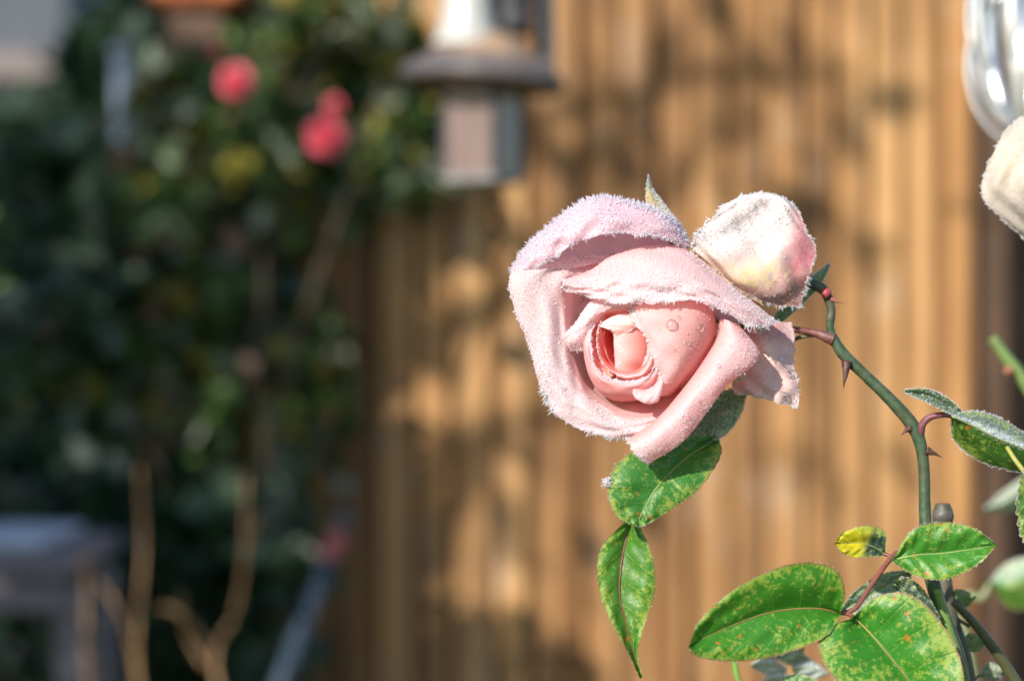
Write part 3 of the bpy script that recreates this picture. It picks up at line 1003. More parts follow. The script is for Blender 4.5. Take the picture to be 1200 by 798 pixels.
def petal(ctrl, col_fn, rime_fn, name="petal", mat="petal", n=(64, 84), wob=1.6, freq=4, seed=1, edges=(), dens=0.0, dens_fn=None, ln=2.6, wd=1.7,
          edge_ln=7, edge_dens=1.3, tone2=(0.95, 0.86, 0.89), label=None, rag=1.2, parent=None):
    A = np.asarray(ctrl, float)
    A = catmull(catmull(A, n[0], 0), n[1], 1)
    A = A.copy()
    w = wobble(A, wob, freq, seed)
    A[..., 2] += w * 1.2
    A[..., 1] += w * .35
    rg = np.random.default_rng(seed + 50)
    # ragged free edges
    for e in edges:
        m = n[1] if e in ("r0", "r1") else n[0]
        jit = np.convolve(rg.normal(size=m + 8), np.ones(5) / 5, 'same')[4:-4] * rag + np.convolve(rg.normal(size=m + 30), np.ones(15) / 15, 'same')[15:-15] * rag * 2.2
        fall = np.exp(-np.arange(6) / 2.0)
        for k in range(6):
            if e == "r0": A[k, :, :2] += (A[k, :, :2] - A[k + 2, :, :2]) / (np.linalg.norm(A[k, :, :2] - A[k + 2, :, :2], axis=1, keepdims=True) + .3) * (jit * fall[k])[:, None]
            if e == "r1": A[-1 - k, :, :2] += (A[-1 - k, :, :2] - A[-3 - k, :, :2]) / (np.linalg.norm(A[-1 - k, :, :2] - A[-3 - k, :, :2], axis=1, keepdims=True) + .3) * (jit * fall[k])[:, None]
            if e == "c0": A[:, k, :2] += (A[:, k, :2] - A[:, k + 2, :2]) / (np.linalg.norm(A[:, k, :2] - A[:, k + 2, :2], axis=1, keepdims=True) + .3) * (jit * fall[k])[:, None]
            if e == "c1": A[:, -1 - k, :2] += (A[:, -1 - k, :2] - A[:, -3 - k, :2]) / (np.linalg.norm(A[:, -1 - k, :2] - A[:, -3 - k, :2], axis=1, keepdims=True) + .3) * (jit * fall[k])[:, None]
    G = PP(A)
    Nn = facing(G, normals(G))
    v, u = np.meshgrid(np.linspace(0, 1, n[0]), np.linspace(0, 1, n[1]), indexing='ij')
    px, py = A[..., 0], A[..., 1]
    C = col_fn(u, v, px, py)
    R = np.clip(rime_fn(u, v, px, py), 0, 1) * np.ones_like(u)
    o = build(name, G.reshape(-1, 3), quads(*n), M[mat], parent or rose, col=C.reshape(-1, 3), frost=R.ravel(), uv=np.stack([u, v], -1).reshape(-1, 2))
    if label: o["label"] = label
    parts = []
    if dens > 0:
        W = R if dens_fn is None else np.clip(dens_fn(u, v, px, py), 0, 1) * np.ones_like(u)
        area = (np.linalg.norm(np.gradient(G, axis=1), axis=-1) * np.linalg.norm(np.gradient(G, axis=0), axis=-1) * W).sum() / U ** 2
        cnt = int(area * dens)
        if cnt > 3:
            mixed = C * .4 + np.array(tone2) * .6
            pt = patch(W.shape, seed)
            parts.append(crystals(G, Nn, W * (.25 + pt), int(cnt * 1.7), ln * .48, wd * .66, .8, tone=tone2, under=mixed))
            parts.append(crystals(G, Nn, W * pt ** 2, cnt // 4, ln * 1.1, wd * .72, .9, tone2=(.97, .97, 1.0)))
            parts.append(crystals(G, Nn, W * pt ** 3, cnt // 14, ln * 1.5, wd * 1.15, .9, tone2=(.97, .97, 1.0)))
    for e in edges:
        if e == "r0": E, I = G[0], G[3]; En = Nn[0]
        if e == "r1": E, I = G[-1], G[-4]; En = Nn[-1]
        if e == "c0": E, I = G[:, 0], G[:, 3]; En = Nn[:, 0]
        if e == "c1": E, I = G[:, -1], G[:, -4]; En = Nn[:, -1]
        seg = np.linalg.norm(np.diff(E, axis=0), axis=1)
        tot = seg.sum() / U
        cnt = int(tot * edge_dens)
        s = RNG.uniform(0, 1, cnt)
        # crystals come in tufts
        cl = np.interp(s, np.linspace(0, 1, 40), RNG.uniform(.35, 1.0, 40))
        cum = np.concatenate([[0], np.cumsum(seg)]) / seg.sum()
        ip = lambda Q: np.stack([np.interp(s, cum, Q[:, q]) for q in range(3)], -1)
        p, i_, n_ = ip(E), ip(I), ip(En)
        od = p - i_; od /= np.linalg.norm(od, axis=1, keepdims=True) + 1e-9
        p = p - od * RNG.uniform(0, 3.0, (cnt, 1)) * U
        parts.append(needles(p, od * .8 + n_ * .5, edge_ln * cl, wd * .9, .6, tone2=tone2))
        few = cl > .75
        if few.sum() > 2:
            parts.append(needles(p[few][::2], (od * .9 + n_ * .35)[few][::2], edge_ln * 1.45, wd * 1.05, .4, tone2=(.97, .97, 1.0)))
    if parts:
        V, F, Cc = merge3(parts)
        f = build("frost", V, F, M["frost"], o, col=Cc, smooth=False)
        f["kind"] = "stuff"
    ALL.setdefault(name, []).append((o, A))
    return o, A, G, Nn


def patch(shape, seed):
    """smooth patchy field between 0 and 1"""
    rg = np.random.default_rng(seed + 900)
    a = catmull(catmull(rg.uniform(0, 1, (8, 10)), shape[0], 0), shape[1], 1)
    b = catmull(catmull(rg.uniform(0, 1, (18, 24)), shape[0], 0), shape[1], 1)
    return np.clip(.6 * a + .5 * b - .05, 0.02, 1)


def lerp(a, b, t):
    t = np.clip(t, 0, 1)[..., None]
    return np.array(a) * (1 - t) + np.array(b) * t


def sm(x, a, b):
    t = np.clip((x - a) / (b - a), 0, 1)
    return t * t * (3 - 2 * t)


PALE, PINK, CORAL, LAV = (0.90, 0.64, 0.645), (0.92, 0.52, 0.52), (0.90, 0.30, 0.25), (0.80, 0.55, 0.65)
BASE = (812, 378, -150)


def base_row(ctrl, spread=26):
    """a first row of points closing on the flower's base"""
    c = np.asarray(ctrl[0], float)
    m = c[:, :2].mean(0)
    b = np.array(BASE, float)
    d = c[:, :2] - m
    out = np.zeros_like(c)
    out[:, :2] = b[:2] + d * spread / (np.abs(d).max() + 1e-6)
    out[:, 2] = b[2]
    return [out.tolist()] + [list(map(list, r)) for r in ctrl]


# 1 big outer cup petal
c1 = base_row([
    [(742, 322, -75), (708, 336, -72), (690, 355, -66), (684, 400, -60), (694, 434, -55), (710, 450, -50), (738, 462, -45), (768, 462, -48), (798, 446, -52)],
    [(738, 309, -48), (698, 321, -34), (672, 340, -16), (668, 396, -6), (680, 440, -4), (697, 463, -4), (731, 482, 0), (768, 482, -6), (802, 458, -20)],
    [(737, 305, -40), (688, 314, -18), (656, 332, 2), (656, 396, 9), (671, 447, 10), (690, 470, 12), (727, 490, 14), (770, 488, 8), (804, 462, -12)],
    [(736, 300, -34), (677, 309, -12), (630, 326, 11), (639, 396, 15), (657, 454, 16), (678, 481, 18), (721, 501, 20), (771, 497, 12), (807, 468, -9)],
    [(735, 297, -36), (664, 304, -18), (599, 322, 7), (616, 396, 9), (639, 463, 10), (662, 493, 12), (714, 512, 15), (772, 505, 9), (810, 474, -10)]])
petal(c1, lambda u, v, x, y: lerp(lerp((.95, .60, .60), (.94, .60, .60), sm(v, .3, .5)), PALE, sm(v, .45, .66)),
      lambda u, v, x, y: sm(v, .45, .66) * (.45 + .4 * sm(u, .18, .5)), n=(100, 160), seed=3, edges=("r1", "c0"), dens=.30, ln=2.2, edge_ln=7, wob=4.5, freq=6, rag=2.2)

# 2 back petal folded over at the top
c2 = base_row([
    [(655, 318, -52), (675, 312, -56), (695, 306, -60), (718, 302, -60), (746, 298, -60), (776, 294, -58), (800, 296, -58)],
    [(612, 319, -34), (640, 299, -42), (668, 280, -44), (698, 262, -44), (738, 262, -46), (778, 270, -48), (801, 288, -50)],
    [(602, 320, -22), (624, 293, -26), (655, 266, -24), (692, 240, -24), (736, 241, -26), (781, 256, -30), (805, 283, -38)],
    [(599, 321, -10), (617, 292, -6), (648, 263, -2), (689, 236, 0), (736, 238, -2), (783, 255, -10), (806, 284, -26)],
    [(606, 321, 2), (630, 298, 12), (658, 274, 18), (695, 255, 22), (738, 256, 18), (780, 267, 6), (806, 288, -16)],
    [(616, 321, 4), (644, 306, 13), (668, 290, 20), (701, 276, 24), (740, 275, 20), (778, 280, 8), (804, 291, -14)]])
petal(c2, lambda u, v, x, y: lerp((.88, .62, .66), LAV, sm(v, .45, .62)), lambda u, v, x, y: sm(v, .52, .66) * .62,
      n=(90, 120), seed=7, edges=("r1",), dens=.42, ln=3.4, wd=1.8, edge_ln=5, edge_dens=1.8, wob=3.0, freq=6, tone2=(.90, .80, .90))
# long hoar needles on its fold
A2 = catmull(catmull(np.asarray(c2, float), 90, 0), 120, 1)
G2 = PP(A2)
W2 = np.zeros((90, 120)); W2[48:66, 2:] = 1
cen = PP(np.array([720, 330, -20.]))
out2 = G2 - cen; out2 /= np.linalg.norm(out2, axis=-1, keepdims=True)
V, F, Cc = crystals(G2, out2, W2 * patch(W2.shape, 5), 1100, 9, 1.4, .5, tone2=(.92, .86, .96))
f = build("frost", V, F, M["frost"], ALL["petal"][-1][0], col=Cc, smooth=False); f["kind"] = "stuff"

# 3 hood petal over the bud
c3 = base_row([
    [(690, 335, -20), (712, 326, -36), (732, 314, -48), (764, 303, -54), (800, 305, -54), (834, 330, -52), (866, 354, -50), (892, 374, -46)],
    [(662, 328, 8), (690, 318, 0), (718, 300, -12), (758, 288, -18), (800, 291, -18), (838, 319, -16), (875, 349, -14), (905, 373, -10)],
    [(659, 330, 24), (691, 323, 16), (720, 307, 10), (760, 298, 12), (803, 302, 12), (841, 327, 8), (877, 353, 6), (906, 375, 0)],
    [(660, 335, 28), (693, 334, 28), (723, 329, 32), (764, 325, 40), (808, 327, 40), (846, 344, 32), (878, 364, 24), (904, 380, 10)],
    [(662, 339, 25), (694, 342, 27), (724, 343, 34), (767, 343, 42), (812, 342, 42), (849, 355, 35), (879, 374, 26), (902, 384, 12)],
    [(664, 342, 24), (695, 349, 28), (724, 354, 38), (768, 355, 47), (812, 353, 47), (849, 365, 40), (877, 383, 29), (899, 388, 14)]])
petal(c3, lambda u, v, x, y: lerp(PINK, PALE, sm(v, .3, .5)), lambda u, v, x, y: sm(v, .5, .85) * .85 + .5 * sm(u, .5, .9) * sm(v, .35, .5) + .25 * sm(v, .3, .5),
      n=(84, 130), seed=12, edges=("r1", "c1", "c0"), dens=.40, ln=2.4, edge_ln=6, wob=4.0, freq=6, rag=2.4)

# 4 bud, right wrap
c4 = [
    [(736, 360, 20), (745, 378, 28), (757, 398, 33), (765, 420, 35), (772, 443, 33), (768, 463, 26)],
    [(748, 357, 26), (758, 376, 38), (770, 397, 43), (777, 420, 44), (780, 443, 38), (772, 464, 27)],
    [(775, 354, 33), (786, 372, 46), (795, 395, 50), (797, 419, 46), (793, 443, 36), (778, 464, 22)],
    [(806, 352, 26), (817, 370, 36), (820, 395, 37), (813, 420, 30), (802, 442, 20), (783, 463, 10)],
    [(828, 354, 0), (837, 373, 4), (836, 396, 2), (825, 420, -2), (808, 443, -6), (786, 462, -10)],
    [(826, 362, -50), (832, 380, -52), (830, 398, -54), (820, 418, -56), (804, 438, -56), (786, 452, -56)]]
petal(c4, lambda u, v, x, y: lerp(lerp(PALE, (.88, .50, .46), sm(v, .12, .45)), (.86, .40, .35), sm(v, .55, .85)), lambda u, v, x, y: (1 - sm(v, .0, .12)) * .9 + .22 * np.exp(-(((x - 786) / 22) ** 2 + ((y - 412) / 26) ** 2)) + .08,
      n=(80, 80), seed=21, edges=("r0",), dens=.35, ln=1.8, edge_ln=3.6, edge_dens=2.6, wob=1.5, freq=3, rag=2.0)

# 5 bud, left lower wrap
c5 = [
    [(703, 368, 10), (694, 385, 19), (692, 405, 25), (698, 427, 30), (712, 441, 34), (735, 446, 36), (757, 441, 35), (768, 426, 28)],
    [(698, 368, 8), (688, 388, 18), (687, 409, 26), (694, 433, 33), (710, 449, 37), (735, 455, 38), (760, 449, 35), (775, 433, 24)],
    [(694, 370, -2), (684, 391, 4), (684, 414, 10), (691, 442, 14), (708, 461, 18), (735, 467, 20), (763, 457, 18), (781, 438, 8)],
    [(695, 374, -30), (688, 394, -32), (688, 415, -32), (696, 443, -30), (712, 464, -28), (737, 470, -26), (764, 460, -28), (782, 440, -32)],
    [(720, 380, -70), (716, 396, -72), (716, 414, -72), (722, 436, -72), (732, 450, -72), (748, 454, -72), (768, 446, -72), (784, 432, -72)]]
petal(c5, lambda u, v, x, y: lerp(lerp(PALE, PINK, sm(v, .06, .3)), (.86, .44, .40), sm(v, .35, .8)), lambda u, v, x, y: (1 - sm(v, .0, .14)) * .8 + .25 * (1 - sm(v, .1, .5)) * (1 - sm(u, .2, .5)),
      n=(60, 80), seed=23, edges=("r0",), dens=.35, ln=1.8, edge_ln=3.4, edge_dens=2.4, wob=2.4, freq=5, rag=2.0)

# 6 rim petal around the bud's upper left, with a flared lobe
c6 = [
    [(742, 384, -30), (728, 382, -32), (714, 384, -32), (706, 390, -32), (703, 400, -32), (704, 410, -30)],
    [(746, 364, 18), (727, 365, 15), (710, 369, 12), (699, 381, 10), (694, 396, 8), (692, 409, 6)],
    [(748, 358, 25), (723, 359, 24), (703, 363, 22), (688, 381, 23), (678, 398, 22), (683, 411, 13)],
    [(750, 354, 24), (721, 354, 21), (697, 356, 18), (678, 380, 19), (663, 397, 17), (671, 411, 8)],
    [(752, 353, 16), (721, 352, 12), (694, 353, 8), (675, 378, 10), (661, 397, 6), (672, 412, 0)],
    [(756, 356, -25), (724, 356, -28), (700, 360, -32), (686, 382, -28), (676, 399, -22), (684, 411, -22)]]
petal(c6, lambda u, v, x, y: lerp(lerp((.88, .34, .28), PALE, sm(v, .12, .35)), (.88, .58, .56), sm(v, .75, 1)), lambda u, v, x, y: sm(v, .25, .42) * .75,
      n=(60, 80), seed=29, edges=("c1",), dens=.42, ln=2.2, edge_ln=3.5, wob=1.8, freq=5)

# 7 central flap
c7 = [
    [(712, 388, -30), (728, 396, -34), (732, 408, -34), (733, 421, -34), (734, 432, -34), (740, 438, -30)],
    [(703, 382, 2), (720, 391, 4), (722, 405, 4), (723, 420, 2), (724, 434, -2), (732, 441, -6)],
    [(702, 380, 12), (718, 389, 15), (720, 404, 17), (721, 420, 16), (723, 435, 12), (732, 443, 4)],
    [(718, 373, 18), (731, 384, 23), (735, 403, 25), (735, 420, 23), (737, 435, 17), (743, 444, 6)],
    [(734, 369, 17), (746, 382, 20), (752, 402, 19), (754, 420, 15), (754, 434, 8), (755, 444, -2)],
    [(748, 368, 8), (760, 382, 6), (766, 402, 2), (769, 420, -2), (767, 435, -6), (764, 446, -12)],
    [(758, 371, -14), (770, 385, -20), (777, 402, -24), (780, 420, -26), (776, 435, -28), (770, 447, -30)]]
petal(c7, lambda u, v, x, y: lerp(lerp((.92, .25, .19), (.95, .66, .60), sm(v, .2, .36)), (.93, .33, .27), sm(v, .48, .8)), lambda u, v, x, y: sm(v, .28, .36) * (1 - sm(v, .36, .5)) * .7 + .4 * (1 - sm(u, .1, .3)) * sm(v, .3, .4) * (1 - sm(v, .6, .75)),
      n=(70, 60), seed=31, dens=.25, ln=1.6, wob=1.6, freq=3)
c7b = [
    [(748, 372, 12), (757, 388, 16), (759, 404, 17), (756, 420, 16), (750, 432, 12)],
    [(752, 372, 16), (761, 387, 21), (764, 404, 22), (762, 420, 20), (757, 433, 15)],
    [(760, 374, 6), (770, 388, 8), (774, 404, 8), (773, 420, 6), (769, 434, 2)]]
petal(c7b, lambda u, v, x, y: lerp((.95, .62, .57), (.93, .40, .34), v), lambda u, v, x, y: .5 * (1 - sm(v, .1, .5)), n=(30, 44), seed=40, wob=1.4, freq=4, dens=.2, ln=1.5, edges=("r0",), edge_ln=2.4, edge_dens=1.6, rag=1.6)

# 8-10 inner coral whorls
c8 = [
    [(697, 368, 0), (690, 388, 6), (690, 408, 10), (696, 430, 14), (711, 445, 18)],
    [(702, 369, 2), (697, 388, 6), (698, 408, 9), (704, 428, 14), (717, 441, 18)],
    [(706, 371, -4), (703, 390, -4), (705, 410, 0), (711, 428, 6), (721, 439, 14)],
    [(718, 376, -30), (719, 392, -34), (720, 410, -34), (723, 426, -28), (728, 437, -12)],
    [(738, 380, -52), (740, 394, -58), (741, 410, -58), (741, 424, -52), (742, 436, -40)]]
petal(c8, lambda u, v, x, y: lerp((.95, .44, .37), (.95, .17, .12), sm(v, .2, .7)), lambda u, v, x, y: (1 - sm(v, 0, .1)) * .5, n=(36, 36), seed=33, wob=.8)
c8b = [
    [(712, 368, 4), (706, 372, 12), (700, 388, 18), (699, 406, 22), (705, 424, 26), (717, 437, 29), (736, 442, 30)],
    [(713, 370, 2), (708, 375, 8), (703, 389, 13), (703, 406, 16), (708, 423, 20), (719, 434, 22), (736, 438, 22)],
    [(718, 376, -18), (714, 381, -16), (711, 392, -14), (711, 407, -12), (715, 421, -10), (723, 430, -8), (737, 434, -8)]]
petal(c8b, lambda u, v, x, y: lerp((.94, .60, .54), (.93, .28, .21), sm(v, .1, .7)), lambda u, v, x, y: (1 - sm(v, 0, .15)) * .6, n=(30, 60), seed=34, wob=1.6, freq=5, edges=("r0",), edge_ln=2.4, edge_dens=1.6, rag=1.4)
c9 = [
    [(709, 384, 8), (706, 396, 9), (708, 410, 10), (714, 424, 12), (722, 434, 14)],
    [(711, 384, 4), (709, 396, 3), (712, 410, 2), (717, 424, 4), (724, 434, 8)],
    [(722, 386, -30), (723, 397, -34), (724, 410, -36), (726, 422, -30), (730, 432, -20)]]
petal(c9, lambda u, v, x, y: lerp((.92, .50, .44), (.86, .20, .15), sm(v, .1, .6)), lambda u, v, x, y: (1 - sm(v, 0, .12)) * .4, n=(30, 30), seed=35, wob=.8)
c10 = [
    [(722, 366, 6), (736, 368, 12), (748, 372, 14), (757, 380, 12)],
    [(724, 371, 10), (737, 374, 16), (748, 378, 18), (756, 386, 14)],
    [(730, 384, -20), (740, 386, -20), (748, 390, -20), (754, 396, -20)]]
petal(c10, lambda u, v, x, y: lerp(PALE, (.88, .36, .30), sm(v, .3, .9)), lambda u, v, x, y: (1 - sm(v, 0, .4)) * .6, n=(26, 30), seed=36, wob=1, dens=.3, ln=1.5, edges=("r0",), edge_ln=2.5)
c10a = [
    [(701, 382, 13), (708, 376, 14), (720, 370, 15), (734, 366, 14)],
    [(708, 384, 20), (717, 378, 23), (728, 373, 24), (740, 370, 21)],
    [(718, 389, 22), (728, 384, 27), (738, 379, 28), (748, 375, 24)],
    [(724, 396, 18), (733, 391, 24), (743, 386, 25), (753, 382, 21)]]
petal(c10a, lambda u, v, x, y: lerp((.96, .80, .76), (.94, .62, .57), sm(v, .4, 1)), lambda u, v, x, y: .4 * (1 - sm(v, .2, .7)), n=(34, 40), seed=39, wob=1.0, freq=3, dens=.2, ln=1.5, edges=("r1", "c0"), edge_ln=2.2)
# ring petal and broken stamens at the lower right of the heart
c10b = [
    [(722, 442, 26), (738, 445, 30), (754, 441, 31), (764, 430, 30), (768, 414, 26)],
    [(723, 439, 30), (738, 441, 34), (752, 437, 35), (760, 427, 33), (765, 412, 29)],
    [(726, 432, 8), (739, 434, 10), (750, 430, 10), (756, 422, 8), (760, 410, 6)]]
petal(c10b, lambda u, v, x, y: lerp((.90, .60, .56), (.86, .32, .26), sm(v, .4, .9)), lambda u, v, x, y: sm(v, .2, .5) * (1 - sm(v, .5, .8)) * .6, n=(26, 40), seed=38, wob=.8, dens=.3, ln=1.5)

# 11 little lobe below the heart
c11 = [
    [(745, 452, 26), (756, 455, 26), (767, 450, 27), (773, 440, 28)],
    [(742, 455, 36), (756, 459, 39), (770, 454, 39), (775, 442, 36)],
    [(742, 462, 42), (756, 467, 45), (771, 463, 43), (777, 449, 38)],
    [(746, 468, 38), (757, 473, 40), (770, 471, 38), (775, 459, 34)],
    [(752, 466, 10), (760, 468, 10), (768, 466, 10), (773, 458, 8)]]
petal(c11, lambda u, v, x, y: PALE * np.ones(u.shape + (3,)), lambda u, v, x, y: .25 + .4 * sm(v, .3, .6), n=(34, 40), seed=41, wob=1, dens=.2, ln=1.6)

# 12 wall below the bud
c12 = base_row([
    [(728, 470, -45), (755, 470, -46), (790, 455, -48), (822, 425, -50), (842, 390, -52)],
    [(738, 484, -14), (770, 480, -10), (806, 458, -12), (832, 425, -16), (848, 388, -26)],
    [(748, 500, 0), (782, 494, 4), (816, 470, 2), (842, 436, -4), (858, 392, -14)]])
petal(c12, lambda u, v, x, y: lerp((.86, .46, .42), PINK, sm(v, .4, .9)), lambda u, v, x, y: .12 * (1 - sm(u, .2, .5)), n=(50, 60), seed=43, wob=1.2)

# 13 rolled strap petal at the lower right
c13 = [
    [(852, 384, -30), (846, 408, -28), (815, 448, -14), (780, 486, -6), (742, 510, 0)],
    [(843, 375, 2), (838, 400, 8), (806, 448, 18), (770, 490, 22), (735, 516, 20)],
    [(847, 374, 18), (844, 401, 28), (812, 450, 38), (775, 494, 40), (738, 522, 34)],
    [(855, 376, 25), (860, 406, 38), (824, 455, 47), (785, 502, 48), (744, 531, 38)],
    [(862, 379, 19), (879, 413, 32), (840, 458, 41), (798, 510, 41), (753, 540, 33)],
    [(867, 382, 8), (889, 419, 18), (848, 456, 26), (805, 512, 28), (760, 544, 22)],
    [(862, 384, -20), (874, 421, -14), (836, 447, -4), (794, 497, 4), (754, 530, 8)]]
petal(c13, lambda u, v, x, y: lerp((.88, .50, .49), (.90, .62, .63), sm(v, .15, .5)), lambda u, v, x, y: sm(v, .25, .6) * (.35 + .6 * sm(u, .35, 1)) * .9,
      n=(70, 110), seed=47, edges=("c1",), dens=.26, ln=2.3, edge_ln=4, wob=1.6, freq=4)

# 14 big withered petal, white with rime
def w1col(u, v, x, y):
    c = lerp((.60, .47, .45), (.58, .44, .41), u)
    red = sm(x + .25 * (y - 260), 916, 950)
    c = c * (1 - red[..., None]) + np.array((.44, .10, .13)) * red[..., None]
    low = sm(y, 305, 345)
    c = c * (1 - .75 * low[..., None]) + np.array((.34, .15, .11)) * .75 * low[..., None]
    d = ((x - 888) / 34) ** 2 + ((y - 322) / 20) ** 2
    nz = np.random.default_rng(4).normal(size=x.shape)
    for ax_ in (0, 1):
        nz = np.apply_along_axis(lambda q: np.convolve(q, np.ones(5) / 5, 'same'), ax_, nz)
    nz = nz / nz.std()
    yel = sm(np.exp(-d * 1.0) + nz * .18, .45, .8) * .6
    br = sm(nz * .25 + low, .35, .8)
    c = c * (1 - .45 * br[..., None]) + np.array((.40, .20, .17)) * .45 * br[..., None]
    c = c * (1 - yel[..., None]) + np.array((.66, .54, .22)) * yel[..., None]
    lip = sm(280 + (x - 812) * .62 - y, 12, -18) * sm(x, 900, 850)
    c = c * (1 - .7 * lip[..., None]) + np.array((.62, .42, .24)) * .7 * lip[..., None]
    return c


c14 = [
    [(822, 302, -34), (850, 330, -34), (876, 347, -34), (906, 357, -36), (939, 361, -40)],
    [(814, 294, -22), (850, 318, -16), (882, 335, -14), (914, 343, -20), (943, 344, -34)],
    [(811, 285, -14), (850, 298, -12), (886, 306, -14), (921, 310, -10), (948, 322, -18)],
    [(822, 268, -12), (854, 272, -16), (890, 276, -20), (926, 280, -8), (956, 292, -16)],
    [(838, 252, -14), (862, 250, -14), (893, 250, -18), (921, 254, -10), (943, 268, -16)],
    [(850, 240, -20), (870, 233, -14), (894, 230, -14), (916, 234, -12), (936, 248, -18)],
    [(856, 238, -30), (873, 229, -26), (894, 227, -24), (914, 230, -24), (932, 243, -28)]]
petal(c14, w1col, lambda u, v, x, y: np.clip(.10 + .75 * sm(y + .25 * (x - 850), 312, 272) * sm(x, 940, 905) + .15 * sm(v, .85, 1), 0, 1) * (1 - .6 * np.exp(-(((x - 888) / 34) ** 2 + ((y - 322) / 20) ** 2))), mat="withered", n=(150, 160), seed=53, wob=5, freq=5,
      edges=("r1", "r0", "c0", "c1"), dens=.24, ln=2.6, wd=1.7, edge_ln=5.5, edge_dens=1.7, tone2=(.93, .89, .88), label="white withered petal with a yellow patch and red edge", rag=2.0)


# the withered petal's rolled lower edge, brown, darker towards its inner side
c14b = [
    [(810, 284, -22), (836, 312, -24), (862, 336, -26), (892, 352, -30)],
    [(812, 292, -30), (837, 322, -32), (864, 345, -34), (896, 359, -38)],
    [(824, 296, -52), (846, 320, -54), (870, 338, -54), (898, 350, -54)]]
petal(c14b, lambda u, v, x, y: lerp((.60, .40, .22), (.34, .19, .08), v), lambda u, v, x, y: .08 + 0 * u, mat="withered", n=(30, 60), seed=55, wob=2, freq=4, dens=.1, ln=2, edges=("r0",), edge_ln=3)
# 15 thin withered petal below it
def w2col(u, v, x, y):
    c = lerp((.68, .40, .37), (.55, .29, .26), sm(v, .2, .9) * .4)
    top = sm(y, 412, 392)
    c = c * (1 - .8 * top[..., None]) + np.array((.34, .10, .10)) * .8 * top[..., None]
    tan = np.exp(-(((x - 898) / 14) ** 2 + ((y - 408) / 12) ** 2))
    c = c * (1 - .7 * tan[..., None]) + np.array((.80, .58, .38)) * .7 * tan[..., None]
    r = sm(x, 918, 934) * sm(y, 470, 420)
    return c * (1 - .6 * r[..., None]) + np.array((.46, .18, .16)) * .6 * r[..., None]


c15 = base_row([
    [(872, 384, -55), (882, 380, -52), (900, 377, -52), (927, 378, -54)],
    [(868, 404, -42), (882, 402, -36), (904, 402, -34), (930, 404, -48)],
    [(860, 436, -40), (876, 432, -32), (902, 426, -24), (932, 434, -42)],
    [(858, 454, -40), (880, 454, -28), (905, 452, -22), (937, 458, -34)],
    [(862, 462, -40), (884, 465, -30), (908, 471, -26), (935, 480, -34)]])[1:]
petal(c15, w2col, lambda u, v, x, y: .22 + .3 * sm(v, .7, 1) + .25 * sm(u, .8, 1), mat="withered", n=(60, 60), seed=57, wob=5, freq=3, edges=("r1", "c1", "r0"), dens=.14, ln=2.0, edge_ln=3.5, edge_dens=1.0,
      tone2=(.92, .80, .78), label="thin translucent withered petal with brown top", rag=1.8)

# flower base (hip)
V, F = tube([P(890, 378, -118), P(862, 374, -128), P(835, 376, -140), P(812, 380, -140)], [7 * U, 15 * U, 22 * U, 8 * U], 14, 20)
build("hip", V, F, M["cane"], rose, col=(.10, .16, .05))


